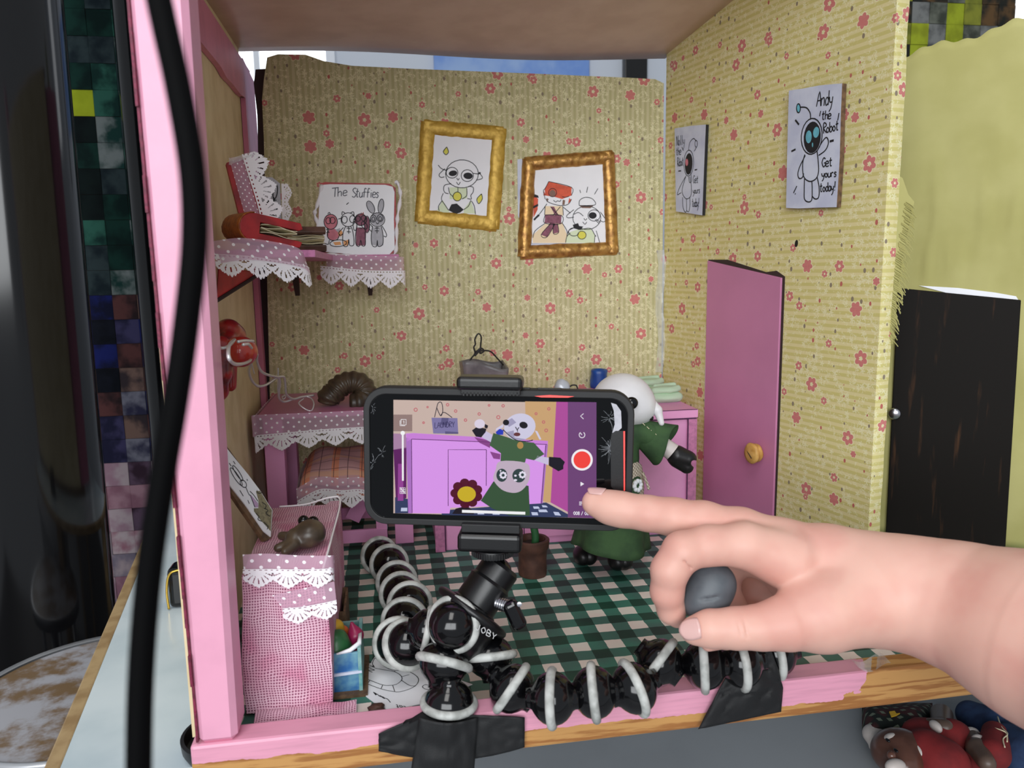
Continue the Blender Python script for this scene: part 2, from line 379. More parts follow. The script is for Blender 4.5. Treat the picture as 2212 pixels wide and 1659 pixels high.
def wallpaper(name, horiz, base1, base2):
    t = mat(name, base1, .75); uv = t.uv(); u, v, _ = t.sep(uv)
    q = v if horiz else u
    st = t.ramp(t.m('SINE', t.m('MULTIPLY', q, 2 * pi / .56)), -.35, .35)
    col = t.mix(st, lin(base1), lin(base2))
    def cells(sc, off, rnd=.85):
        o = t.node('ShaderNodeTexVoronoi', voronoi_dimensions='2D'); t.link(t.vm('ADD', uv, (off, off * 1.7, 0)), o.inputs['Vector'])
        o.inputs['Scale'].default_value = sc; o.inputs['Randomness'].default_value = rnd
        loc = t.vm('SUBTRACT', t.vm('ADD', uv, (off, off * 1.7, 0)), o.outputs['Position'])
        x, y, _ = t.sep(loc); return x, y, t.m('SQRT', t.m('ADD', t.m('MULTIPLY', x, x), t.m('MULTIPLY', y, y))), o.outputs['Color']
    cream = lin((238, 232, 192)); red = lin((212, 136, 128)); dark = lin((142, 128, 108))
    # pale sprigs and tendrils round the blooms
    n1 = t.noise(uv, .95, 3.0); n2 = t.noise(t.vm('ADD', uv, (31, 7, 0)), 1.7, 3.0, .6); n3 = t.noise(uv, .28, 1.0)
    l1 = t.m('SUBTRACT', 1.0, t.ramp(t.m('ABSOLUTE', t.m('SUBTRACT', n2, .5)), .012, .035))
    l1 = t.m('MULTIPLY', l1, t.ramp(n1, .46, .54))
    x, y, r, c = cells(1.35, 11.0); cr_, cg, cb = t.node('ShaderNodeSeparateColor').outputs, None, None
    sc_ = t.node('ShaderNodeSeparateColor'); t.link(c, sc_.inputs[0])
    an = t.m('ARCTAN2', y, x)
    pet = t.m('MULTIPLY', .17, t.m('ADD', 1.0, t.m('MULTIPLY', .55, t.m('COSINE', t.m('MULTIPLY', an, 5)))))
    blos = t.m('MULTIPLY', t.m('LESS_THAN', r, pet), t.m('MULTIPLY', t.m('GREATER_THAN', sc_.outputs[0], .45), t.m('GREATER_THAN', n3, .42)))
    col = t.mix(t.m('MULTIPLY', t.m('MAXIMUM', l1, blos), .72), col, cream)
    # specks
    x, y, r, c = cells(.85, 3.3, 1.0); sc_ = t.node('ShaderNodeSeparateColor'); t.link(c, sc_.inputs[0])
    rr = t.m('SQRT', t.m('ADD', t.m('MULTIPLY', x, x), t.m('MULTIPLY', t.m('MULTIPLY', y, y), .45)))
    sp = t.m('LESS_THAN', rr, t.m('MULTIPLY', .1, t.m('ADD', .45, sc_.outputs[1])))
    col = t.mix(t.m('MULTIPLY', sp, t.m('GREATER_THAN', sc_.outputs[0], .5)), col, t.mix(t.m('GREATER_THAN', sc_.outputs[2], .6), dark, lin((190, 105, 95))))
    # red blooms
    for sc, off, R0 in ((.2, 0.0, .68), (.2, 17.0, .42)):
        x, y, r, c = cells(sc, off, .8); sc_ = t.node('ShaderNodeSeparateColor'); t.link(c, sc_.inputs[0])
        an = t.m('ARCTAN2', y, x)
        R = t.m('MULTIPLY', t.m('MULTIPLY', R0, t.m('ADD', .66, t.m('MULTIPLY', .3, t.m('ABSOLUTE', t.m('COSINE', t.m('ADD', t.m('MULTIPLY', an, 3), t.m('MULTIPLY', sc_.outputs[1], 6))))))), t.m('ADD', .72, t.m('MULTIPLY', .35, sc_.outputs[0])))
        inn = t.m('MULTIPLY', .3, t.m('MULTIPLY', R, t.m('ADD', 1.0, t.m('MULTIPLY', .15, t.m('COSINE', t.m('MULTIPLY', an, 5))))))
        rim = t.m('LESS_THAN', r, t.m('MULTIPLY', R, 1.18))
        col = t.mix(t.m('MULTIPLY', rim, .6), col, cream)
        ring = t.m('MULTIPLY', t.m('LESS_THAN', r, R), t.m('MAXIMUM', t.m('GREATER_THAN', r, inn), t.m('GREATER_THAN', sc_.outputs[2], .7)))
        col = t.mix(ring, col, t.mix(t.noise(uv, 4.0), red, lin((204, 114, 112))))
    t.link(col, t.bs.inputs['Base Color'])
    t.bump(t.m('ADD', t.m('MULTIPLY', st, .5), t.noise(uv, .35, 2.0)), .25, .04)
wallpaper('wallpaper_back', False, (204, 196, 154), (186, 180, 132))
wallpaper('wallpaper_right', True, (226, 213, 156), (210, 199, 126))

t = mat('gingham', (240, 235, 215), .55); u, v, _ = t.sep(t.uv())
wob = t.m('MULTIPLY', t.m('SUBTRACT', t.noise(t.uv(), .9, 2), .5), .22)
def stripe(q, p, o): return t.m('GREATER_THAN', t.m('FRACT', t.m('ADD', t.m('DIVIDE', t.m('ADD', q, wob), p), o)), .5)
sx, sy = stripe(u, 2.42, .22), stripe(v, 2.36, .1)
gn = t.ramp(t.noise(t.uv(), .22, 2), .4, .6)
lt_ = t.mix(gn, lin((238, 232, 220)), lin((238, 222, 212)))
md_ = t.mix(gn, lin((66, 128, 110)), lin((70, 110, 100))); dk_ = t.mix(gn, lin((22, 72, 56)), lin((26, 58, 50)))
t.link(t.mix(t.m('MULTIPLY', sx, sy), t.mix(t.m('MAXIMUM', sx, sy), lt_, md_), dk_), t.bs.inputs['Base Color'])

def painted_wood(name, pink, zlim, xlim):
    t = mat(name, pink, .42); co = t.cm(); x, y, z = t.sep(co)
    n = t.noise(co, .5, 4, .6)
    gr = t.noise(t.vm('MULTIPLY', co, (.12, 1.2, 1.6)), 1.4, 5, .55)
    wv = t.m('SINE', t.m('ADD', t.m('MULTIPLY', z, 5.5), t.m('MULTIPLY', gr, 16)))
    wood = t.mix(t.ramp(wv, -.7, .9), lin((196, 146, 86)), lin((158, 104, 54)))
    a = t.m('LESS_THAN', t.m('ADD', t.m('ADD', z, t.m('MULTIPLY', x, .016)), t.m('MULTIPLY', t.m('SUBTRACT', n, .5), .7)), zlim)
    b = t.m('GREATER_THAN', t.m('ADD', x, t.m('ADD', t.m('MULTIPLY', t.m('SUBTRACT', n, .5), 5), t.m('MULTIPLY', z, -1.0))), xlim)
    pk = t.mix(t.ramp(t.noise(t.vm('MULTIPLY', co, (.2, 1, 3)), 1.5, 3), .4, .75), lin(pink), tuple(k * .86 for k in lin(pink)[:3]) + (1,))
    t.link(t.mix(t.m('MAXIMUM', a, b), pk, wood), t.bs.inputs['Base Color'])
    t.bump(gr, .15, .04)
painted_wood('pink_sill', (228, 158, 182), -.2, 27.2)
mat('pink_paint', (234, 166, 192), .38, var=.06, vs_=.5, bump=.12, bs_=1.2)
mat('pink_wall_trim', (214, 128, 158), .45, var=.12, vs_=.4)
mat('maroon_edge', (128, 34, 66), .6, var=.5, vs_=4)
mat('pink_card', (240, 164, 212), .5, var=.08, vs_=.3)
mat('pink_card_dark', (206, 128, 172), .55, var=.25, vs_=3)
mat('ink_violet', (84, 44, 82), .8)
mat('door_pink', (206, 132, 172), .42, var=.08, vs_=.15)
mat('tan_paper', (228, 212, 172), .7, rgb2=(214, 196, 152), vs_=.35, bump=.3, bs_=.6)
mat('ceiling_paint', (220, 194, 182), .5, rgb2=(208, 180, 168), vs_=.25, bump=.25, bs_=.5)
mat('dark_card', (58, 44, 40), .8)
mat('cardboard', (120, 92, 66), .85, rgb2=(84, 64, 48), vs_=2)
mat('yellow_cloth', (184, 178, 116), .85, rgb2=(174, 168, 104), vs_=.2, bump=.25, bs_=.7, bd=.1)
t = mat('dark_door', (24, 18, 15), .6, spec=.15); co = t.cm(); x, y, z = t.sep(co)
gn = t.noise(t.vm('MULTIPLY', co, (1.2, 1.2, .12)), 1.4, 5)
t.link(t.mix(t.ramp(gn, .6, .86), lin((20, 16, 13)), lin((82, 54, 34))), t.bs.inputs['Base Color'])
mat('paper', (246, 247, 252), .6, var=.03, vs_=.4)
mat('paper_blue', (214, 220, 236), .6, rgb2=(196, 202, 224), vs_=.5)
mat('paper_cream', (222, 212, 180), .7)
mat('ink', (28, 28, 34), .7); mat('pencil', (92, 94, 104), .7)
mat('p_red', (226, 98, 70), .7, var=.2, vs_=2); mat('p_peach', (244, 222, 186), .7); mat('p_mauve', (150, 92, 112), .7, var=.3, vs_=3)
mat('p_green', (222, 234, 200), .7); mat('p_yellow', (226, 220, 92), .7); mat('p_cyan', (112, 190, 208), .7, var=.15, vs_=2)
mat('p_pink', (214, 128, 142), .7, var=.15, vs_=2); mat('p_lilac', (190, 160, 196), .7); mat('p_grey', (188, 188, 196), .7, var=.12, vs_=3); mat('p_brown', (134, 104, 92), .7); mat('p_orange', (238, 170, 110), .7)
mat('p_khaki', (150, 142, 112), .7, var=.4, vs_=5)
mat('gold', (212, 174, 78), .45, .35, rgb2=(182, 144, 52), vs_=1.6, bump=.5, bs_=1.8, bd=.12)
mat('bronze', (196, 150, 80), .36, .5, rgb2=(146, 100, 48), vs_=1.4, bump=.6, bs_=1.6, bd=.14)
mat('red_leather', (182, 34, 38), .5, rgb2=(140, 24, 30), vs_=.8, coat=.06)
mat('red_clay', (172, 36, 36), .3, rgb2=(96, 20, 26), vs_=.9, coat=.4, bump=.3, bs_=1.5)
mat('red_orange_clay', (196, 60, 36), .22, rgb2=(170, 36, 34), vs_=.8, coat=.5)
mat('red_shade_cloth', (204, 44, 50), .45, rgb2=(160, 34, 40), vs_=.5)
mat('orange_leather', (176, 96, 34), .4, rgb2=(140, 70, 24), vs_=3, bump=.8, bs_=4)
mat('brown_leather', (104, 74, 62), .4, rgb2=(76, 52, 42), vs_=.8)
mat('brown_clay', (84, 70, 54), .36, rgb2=(56, 46, 36), vs_=.8, bump=.4, bs_=1.4)
mat('black_clay', (22, 20, 22), .4, bump=.35, bs_=2)
mat('silver_wire', (222, 222, 224), .3, .55)
mat('black_wire', (34, 30, 28), .45, .4)
t = mat('gauze', (226, 160, 184), .9); uv = t.uv(); u, v, _ = t.sep(uv)
wv = t.m('MULTIPLY', t.m('SUBTRACT', t.noise(uv, .5, 2), .5), .5)
g1 = t.m('SINE', t.m('MULTIPLY', t.m('ADD', u, wv), 2 * pi / .165)); g2 = t.m('SINE', t.m('MULTIPLY', t.m('ADD', v, wv), 2 * pi / .165))
gz = t.ramp(t.m('MAXIMUM', g1, g2), -.1, .65)
t.link(t.mix(gz, lin((150, 84, 112)), t.mix(t.ramp(t.noise(uv, .35, 3), .4, .66), lin((236, 196, 212)), lin((220, 146, 174)))), t.bs.inputs['Base Color']); t.bump(gz, .6, .05)
t = mat('tulle', (240, 214, 230), .8); uv = t.uv(); u, v, _ = t.sep(uv)
def dots(px, py, o):
    du = t.m('SUBTRACT', t.m('FRACT', t.m('ADD', t.m('DIVIDE', u, px), o)), .5); dv = t.m('SUBTRACT', t.m('FRACT', t.m('ADD', t.m('DIVIDE', v, py), o)), .5)
    return t.m('LESS_THAN', t.m('SQRT', t.m('ADD', t.m('POWER', t.m('MULTIPLY', du, px), 2.0), t.m('POWER', t.m('MULTIPLY', dv, py), 2.0))), .1)
dt = t.m('MAXIMUM', dots(.95, .8, 0.0), dots(.95, .8, .5))
t.link(t.mix(dt, lin((228, 188, 210)), lin((250, 246, 250))), t.bs.inputs['Base Color']); t.link(t.m('ADD', .5, t.m('MULTIPLY', dt, .5)), t.bs.inputs['Alpha'])
mat('lace', (244, 240, 244), .7, bump=.2, bs_=3)
t = mat('plaid', (214, 172, 166), .85); uv = t.uv(); u, v, _ = t.sep(uv)
def lines(q, p, wd, o): return t.m('LESS_THAN', t.m('ABSOLUTE', t.m('SUBTRACT', t.m('FRACT', t.m('ADD', t.m('DIVIDE', q, p), o)), .5)), wd)
c_ = t.mix(t.m('MULTIPLY', lines(u, 2.9, .13, .2), .75), lin((206, 160, 160)), lin((232, 142, 92)))
c_ = t.mix(t.m('MULTIPLY', lines(v, 2.9, .1, .1), .6), c_, lin((226, 176, 140)))
c_ = t.mix(t.m('MULTIPLY', t.m('MAXIMUM', lines(u, 1.45, .03, 0.0), lines(v, 1.45, .03, .3)), .75), c_, lin((84, 56, 66)))
t.link(c_, t.bs.inputs['Base Color'])
mat('teal_paint', (84, 150, 150), .45, rgb2=(140, 178, 176), vs_=1.2); mat('blue_paint', (38, 98, 160), .4, rgb2=(110, 160, 176), vs_=.9)
mat('green_clay', (52, 112, 66), .35, rgb2=(36, 84, 50), vs_=.8); mat('yellow_clay', (214, 168, 46), .45); mat('magenta_clay', (150, 30, 78), .35); mat('orange_clay', (206, 96, 46), .45)
mat('black_plastic', (14, 14, 16), .34, bump=.06, bs_=8); mat('black_gloss', (9, 9, 11), .12); mat('black_rubber', (20, 21, 23), .55)
mat('black_paint', (14, 13, 13), .3, var=.3, vs_=.2); mat('glass_black', (6, 7, 9), .08, spec=.3)
mat('ring_rubber', (196, 198, 194), .55, rgb2=(150, 152, 148), vs_=1.2, bump=.2, bs_=2)
mat('steel', (190, 190, 196), .25, 1.0); mat('red_reflection', (210, 60, 60), .3, emit=(255, 90, 80), es=.6)  # the red reflection colour carries its own glow
mat('crack', (150, 154, 160), .4); mat('print_white', (205, 205, 205), .5)
t = mat('tape', (18, 19, 21), .7); t.bump(t.noise(t.vm('MULTIPLY', t.cm(), (1, 1, 1)), 16, 2), .5, .02)
t = mat('skin', (236, 184, 166), .5, sss=.2); co = t.cm()
t.link(t.mix(t.ramp(t.noise(co, .32, 3), .38, .68), lin((224, 176, 160)), lin((216, 160, 146))), t.bs.inputs['Base Color']); t.bump(t.noise(co, 6, 4, .6), .1, .02)
mat('nail', (216, 174, 168), .3, coat=.3)
mat('grey_clay', (84, 90, 96), .5, rgb2=(70, 76, 82), vs_=.8, bump=.25, bs_=1.2)
mat('white_clay', (232, 230, 232), .4, bump=.35, bs_=1.1, bd=.08, var=.05, vs_=.9); mat('skin_clay', (214, 204, 200), .45, bump=.2)
mat('silver_paper', (196, 200, 208), .32, .25, bump=.5, bs_=1.2)
mat('green_cloth', (62, 92, 54), .85, rgb2=(44, 70, 42), vs_=.6, bump=.4, bs_=1.2, bd=.1)
t = mat('oatmeal_cloth', (206, 192, 170), .9); co = t.cm(); x, y, z = t.sep(co)
g_ = t.m('MULTIPLY', t.m('SINE', t.m('MULTIPLY', x, 22)), t.m('SINE', t.m('MULTIPLY', z, 22)))
t.link(t.mix(t.ramp(g_, -.4, .5), lin((168, 152, 134)), lin((226, 214, 196))), t.bs.inputs['Base Color']); t.bump(g_, .6, .06)
mat('terracotta', (88, 56, 44), .6, rgb2=(66, 40, 32), vs_=1.0, bump=.4, bs_=1.4); mat('leaf_green', (40, 92, 52), .5)
mat('maroon_clay', (92, 18, 28), .25, coat=.3); mat('soil', (48, 32, 26), .9)
mat('blue_clay', (22, 84, 170), .38, rgb2=(18, 66, 140), vs_=.8); mat('mint_cloth', (190, 216, 186), .9, bump=.35, bs_=2, bd=.06)
mat('grey_tape', (128, 124, 124), .38, rgb2=(96, 92, 94), vs_=.6, bump=.5, bs_=.9, bd=.1)
mat('pine_knob', (218, 172, 96), .5, rgb2=(190, 140, 66), vs_=1.5)
mat('table_white', (214, 226, 232), .2, rgb2=(190, 206, 214), vs_=.12); mat('table_edge', (178, 152, 112), .5, rgb2=(150, 122, 84), vs_=.6)
mat('grey_surface', (160, 163, 167), .5, var=.1, vs_=.1)
t = mat('stool_top', (150, 138, 126), .45); co = t.cm()
t.link(t.mix(t.ramp(t.noise(co, .22, 5, .62), .42, .6), lin((172, 172, 178)), lin((122, 98, 70))), t.bs.inputs['Base Color'])
mat('stool_rim', (190, 192, 196), .35, .6); mat('room_wall', (206, 212, 222), .8); mat('room_floor', (70, 68, 66), .7)
mat('sky_pane', (255, 255, 255), .5, emit=(244, 248, 255), es=1.6); mat('window_frame', (228, 232, 240), .5)
mat('blue_panel', (108, 146, 214), .6, rgb2=(150, 178, 222), vs_=.1)
mat('dress_red', (128, 30, 32), .85, rgb2=(106, 24, 27), vs_=.8, bump=.3, bs_=3); mat('denim', (40, 62, 98), .9, rgb2=(30, 46, 78), vs_=1, bump=.4, bs_=5)
mat('face_brown', (98, 64, 52), .28, rgb2=(82, 52, 42), vs_=.8, coat=.2); mat('face_pale', (196, 186, 180), .5); mat('arm_brown', (92, 74, 64), .4)
t = mat('plaid_dark', (60, 22, 24), .85); co = t.cm(); x, y, z = t.sep(co)
ck = t.m('MULTIPLY', t.m('GREATER_THAN', t.m('SINE', t.m('MULTIPLY', x, 7)), .3), t.m('GREATER_THAN', t.m('SINE', t.m('MULTIPLY', y, 7)), .3))
t.link(t.mix(ck, t.mix(t.ramp(t.noise(co, .5, 2), .45, .55), lin((70, 24, 28)), lin((22, 30, 26))), lin((120, 130, 110))), t.bs.inputs['Base Color'])
mat('clear_tape', (235, 238, 236), .08, alpha=.35); mat('gold_trim', (220, 180, 80), .25, .9)
mat('thread', (226, 214, 180), .8)
mat('cable_black', (3, 3, 4), .7, spec=.08)
# ------------------------------------------------------------------ the setting: a hand-made room box on a table
YB = 83.0
XBL = ay(548, 600, YB).x; XBR = ay(1434, 600, YB).x
def wl_x(Y): return -10.95 + (XBL + 10.95) * (Y - 41) / (YB - 41)          # left wall, slightly splayed
LW = PL((wl_x(60), 60, 20), (1, -(XBL + 10.95) / (YB - 41), 0))
BW = PL((0, YB, 20), (0, -1, 0))
RD = Vector((.213, -.977, 0)).normalized(); RW0 = Vector((XBR, YB, 0))        # right wall runs towards the viewer along RD
RN = Vector((-.977, -.213, 0)).normalized()
RW = PL(RW0, RN)
def rw_s(x, y): return (RW.at(x, y) - RW0).dot(RD)
RL = rw_s(1905, 600)
def rw(s, z, off=0.0): return RW0 + RD * s + RN * off + Vector((0, 0, z))
FL = PL((0, 50, 0), (0, 0, 1))

# floor with its printed gingham sheet
b = B(); q = [(-10.9, 41.05), (62, 41.05), (62, 86), (XBL - .4, 86)]
b.add([(x, y, 0) for x, y in q], [(0, 1, 2, 3)], [[(x, y) for x, y in q]])
b.add([(x, y, -1.35) for x, y in q] + [(x, y, -.02) for x, y in q], [(3, 2, 1, 0), (0, 1, 5, 4), (1, 2, 6, 5), (2, 3, 7, 6), (3, 0, 4, 7)], m=1)
struct(b, 'floor', ['gingham', 'cardboard'], 'green and cream gingham floor of the model room')

# back wall
out = [(566, 215), (570, 172), (577, 124), (600, 117), (660, 118), (700, 132), (760, 142), (900, 149), (1130, 158), (1360, 168), (1415, 171), (1434, 180)]
pts = [ay(x, y, YB) for x, y in out]
b = B(); prof = [Vector((pts[0].x + .6, YB, 0)), ay(583, 860, YB), ay(577, 600, YB), ay(570, 300, YB)] + pts + [ay(1431, 600, YB), Vector((XBR - .1, YB, 0))]
b.add(prof, [tuple(range(len(prof)))], [[(p.x, p.z) for p in prof]])
b.prism([p + Vector((0, .05, 0)) for p in prof], (0, .3, 0), m=1)
wb = struct(b, 'wall_back', ['wallpaper_back', 'cardboard'], 'flower and stripe wallpapered back wall')
b = B(); q = [(552, 150), (578, 148), (574, 160), (569, 215), (576, 330), (580, 620), (590, 900), (568, 900), (560, 500), (556, 250), (548, 180)]
b.prism([ay(x, y, YB + .5) for x, y in q], (0, .25, 0)); b.build('backing_strip', 'dark_card', wb)
b = B(); cx = [ay(1426 + 3 * sin(i * .9), 540 + i * 22, YB - .25) for i in range(13)]
b.grid(lambda u, v: cr(cx, 3)[int(round(v * 36))] + Vector(((u - .5) * .9, -.25 * abs(u - .5) + .1 * sin(v * 40), 0)), 3, 36); b.build('clear_tape', 'clear_tape', wb, smooth=True)

# left wall, rail along its top, rear post
b = B(); A, C = Vector((wl_x(41.8), 41.8, 0)), Vector((wl_x(YB), YB, 0))
b.hexa([A, C, C - Vector((.5, 0, 0)), A - Vector((.5, 0, 0))], [p + Vector((0, 0, zz)) for p, zz in ((A, 44), (C, 47.8), (C - Vector((.5, 0, 0)), 47.8), (A - Vector((.5, 0, 0)), 44))])
wl = struct(b, 'wall_left', 'tan_paper', 'tan paper-covered left wall of the model room')
b = B(); e = LW.n
lo_px = [(405, 50), (418, 60), (427, 64), (428, 82), (445, 104), (460, 122), (478, 145), (490, 168), (505, 184), (520, 204), (533, 213)]
hi_px = [(540, 154), (440, 0), (405, -55)]
b.prism([LW.at(x, y, .5) for x, y in lo_px + hi_px], -e * .45); b.build('top_rail', 'pink_wall_trim', wl)
b = B(); b.tube([LW.at(x + 1, y + 3, .25) for x, y in lo_px[2:]], .22, 6, flat=.5); b.build('torn_edge', 'cardboard', wl)
b = B(); p0, p1 = LW.at(531, 400, 0), LW.at(552, 400, 0)
b.hexa([Vector((p0.x + .05, p0.y, 0)), Vector((p0.x + .6, p0.y, 0)), Vector((p1.x + .75, p1.y, 0)), Vector((p1.x, p1.y, 0))], [Vector((p0.x + .05, p0.y, 46)), Vector((p0.x + .5, p0.y, 46)), Vector((p1.x + .55, p1.y, 46)), Vector((p1.x, p1.y, 46))])
b.build('rear_post', 'pink_wall_trim', wl)

# right wall with door opening edge and frayed cloth
b = B(); zt0, zt1 = RW.at(1449, 105).z, 53.0
q = [(0, 0), (RL, 0), (RL, zt1), (0, zt0)]
b.add([rw(s, z) for s, z in q], [(0, 1, 2, 3)], [q])
TH = 1.25
ewob = lambda z: TH * (1 + .16 * noise.noise(Vector((z * .25, 3, 0))))
N_ = 40
b.grid(lambda u, v: rw(RL + .05 * sin(u * 3.1), v * zt1, -u * ewob(v * zt1)), 3, N_, lambda u, v: (RL + u * TH, v * zt1))
b.add([rw(0, 0, -.6), rw(RL, 0, -.6), rw(RL, zt1, -.6), rw(0, zt0, -.6), rw(0, 0, -.02), rw(RL, 0, -.02), rw(RL, zt1, -.02), rw(0, zt0, -.02)], [(0, 1, 2, 3), (3, 2, 6, 7), (0, 3, 7, 4)], m=1)
wr = struct(b, 'wall_right', ['wallpaper_right', 'cardboard'], 'yellow flowered wallpaper right wall with striped paper running across')
fl = [(1936, 375), (1950, 385), (1962, 420), (1975, 436), (1968, 470), (1958, 515), (1950, 560), (1942, 610), (1934, 660), (1928, 700), (1918, 735), (1908, 740), (1912, 640), (1920, 500)]
FP = PL(rw(RL, 20, -1.3), (RN + RD * 2).normalized()); b = B(); b.prism([FP.at(x, y) for x, y in fl], -FP.n * .06); b.build('loose_cloth', 'yellow_cloth', wr)
b = B()
for i in range(110):
    t_ = i / 109; x = 1968 - 50 * t_ + random.uniform(-6, 4); y = 440 + 290 * t_; L = random.uniform(14, 30)
    p = [FP.at(x - 8, y - 4, .05), FP.at(x + L * .3, y + L * .25, .12), FP.at(x + L * .5 + random.uniform(-3, 5), y + L * .7, .1)]
    b.tube(cr(p, 3), .035, 4, caps=False)
tag(b.build('frayed_threads', 'yellow_cloth', wr), 'loose yellow threads', None, None, 'stuff')
b = B(); b.prism([RW.at(x, y, .03) for x, y in el(1720, 526, 3.2, 8, 8, n=12)[:-1]], -RN * .03); b.build('dark_hole', 'black_rubber', wr)

# ceiling board
b = B()
def ceil_(u, v):
    Y = 84 - v * 42; xl = wl_x(Y) - .4; s = (YB - Y) / .977 ; xr = XBR + .213 * s + .4
    zl = LW.at(540, 154).z - .09 * (84 - Y) + .1; zr = zt0 - .35 + .19 * (84 - Y)
    return Vector((xl + (xr - xl) * u, Y, zl + (zr - zl) * u + .25 * sin(u * 7 + v * 2) * (1 - v)))
b.grid(ceil_, 24, 20)
struct(b, 'ceiling', 'ceiling_paint', 'dusty pink painted ceiling board', smooth=True, solid=.8)

# pink front sill and front post
b = B(); b.box((25, 40.15, -.2), (72, 1.7, 2.4)); struct(b, 'trim_1', 'pink_sill', 'pink painted pine sill along the front', bevel=.18)
b = B()
b.hexa([(-10.6, 39.32, 1.0), (-8.6, 39.32, 1.0), (-8.6, 41.9, 1.0), (-10.6, 41.9, 1.0)], [(-10.98, 39.32, 50), (-8.2, 39.32, 50), (-8.2, 41.9, 50), (-10.98, 41.9, 50)])
po = struct(b, 'trim_2', 'pink_paint', 'pink painted wooden post at the front left corner', bevel=.3, seg=1)
b = B()
for i in range(30):
    z0 = 1.2 + i * 1.6; x_ = -10.62 - .38 * (z0 / 50)
    b.box((x_ + .02, 39.62 + random.uniform(-.05, .05), z0 + .8), (.12, random.uniform(.3, .75), 1.7), Matrix.Rotation(random.uniform(-.02, .02), 3, 'X'))
b.build('maroon_paint_edge', 'maroon_edge', po)

# pink door on the right wall
s0, s1 = rw_s(1527, 800), rw_s(1684, 800); zA, zB = RW.at(1532, 563).z, RW.at(1697, 600).z
b = B(); b.hexa([rw(s0, .2, 0), rw(s1, .2, 0), rw(s1, .2, .22), rw(s0, .2, .22)], [rw(s0, zA, 0), rw(s1, zB, 0), rw(s1, zB, .22), rw(s0, zA, .22)])
d1 = struct(b, 'door_1', 'door_pink', 'mauve pink door with a wooden bead knob', bevel=.05)
b = B(); b.prism([rw(s, z, .04) for s, z in ((s0 - .1, zA + .1), (s0 + 3, zA + .05), (s1 - 2.2, zB + .5), (s1 - .8, zB + .62), (s1 + .3, zB + .1), (s1 + .28, 10), (s1 + .2, .2), (s1 - .5, .2), (s1 - .5, zB - .3), (s0, zA - .3))], -RN * .03); b.build('cut_edge', 'dark_card', d1)
b = B(); b.prism([rw(s, z, .05) for s, z in ((s0 - .22, zA), (s0 + .1, zA - .1), (s0 + .1, .2), (s0 - .2, 8), (s0 - .28, 14), (s0 - .15, 20))], -RN * .03); b.build('paper_edge', 'paper', d1)
kp = RW.at(1640, 977, .3); b = B(); b.lathe([(.05, 0), (.5, .02), (.8, .18), (.86, .35), (.7, .5), (.72, .55), (.92, .7), (.98, .9), (.86, 1.08), (.5, 1.18), (.05, 1.2)], kp, RN, wob=.03); b.build('knob', 'pine_knob', d1, smooth=True)
b = B(); b.box(rw((kp - RW0).dot(RD), kp.z, 1.52), (.06, 1.3, .06), Matrix.Rotation(.5, 3, 'X')); b.build('knob_slot', 'dark_card', d1)

# yellow cloth wall of the next room, with its dark door
YA, YC = az(1915, 1150, 0), az(2170, 1180, 0); YD = (YC - YA).normalized(); YW = PL(YA, YD.cross(Vector((0, 0, 1))))
def yw(s, z, off=0.0): return YA + YD * s + Vector((0, 0, z)) + YW.n * off
yl, yr = -5.0, (YW.at(2290, 600) - YA).dot(YD)
zl_, zr_ = YW.at(1960, 118).z, YW.at(2212, 44).z
sl_, sr_ = (YW.at(1960, 118) - YA).dot(YD), (YW.at(2212, 44) - YA).dot(YD)
def ytop(s): return zl_ + (zr_ - zl_) * (s - sl_) / (sr_ - sl_) + .25 * sin(s * 1.1) + .12 * sin(s * 3.7)
def ycloth(u, v):
    s = yl + (yr - yl) * u; z = ytop(s) * v
    f = .12 * noise.noise(Vector((s * .5, z * .2, 1))) + .3 * max(0, noise.noise(Vector((s * 1.1, z * .22, 5)))) * max(0, 1 - abs(z - 27) / 9)
    return yw(s, z, f)
b = B(); b.grid(ycloth, 70, 60)
yw_o = struct(b, 'wall_far', 'yellow_cloth', 'plain yellow cloth wall of the neighbouring model room', smooth=True, solid=.3)
b = B()
dq = [YW.at(1940, 622, .35), YW.at(2205, 648, .35)]
sA, sB = (dq[0] - YA).dot(YD), (dq[1] - YA).dot(YD); sA2, sB2 = (YW.at(1914, 1140) - YA).dot(YD), (YW.at(2170, 1180) - YA).dot(YD)
b.hexa([yw(sA2, 0, .15), yw(sB2, 0, .15), yw(sB2, 0, .55), yw(sA2, 0, .55)], [yw(sA, dq[0].z, .15), yw(sB, dq[1].z, .15), yw(sB, dq[1].z, .55), yw(sA, dq[0].z, .55)])
d2 = struct(b, 'door_2', 'dark_door', 'dark stained wooden door with a small metal knob', bevel=.06)
b = B(); kp = YW.at(1932, 890, .55); b.lathe([(.35, 0), (.4, .05), (.3, .2), (.32, .5), (.5, .7), (.55, .95), (.42, 1.1), (.05, 1.14)], kp, YW.n); b.build('knob', 'steel', d2, smooth=True)
b = B(); b.prism([YW.at(x, y, .36) for x, y in ((1985, 617), (2070, 622), (2150, 632), (2195, 640), (2200, 648), (2050, 634))], -YW.n * .03); b.build('pale_strip', 'paper', d2)  # pale paper-coloured strip along the top of the dark door

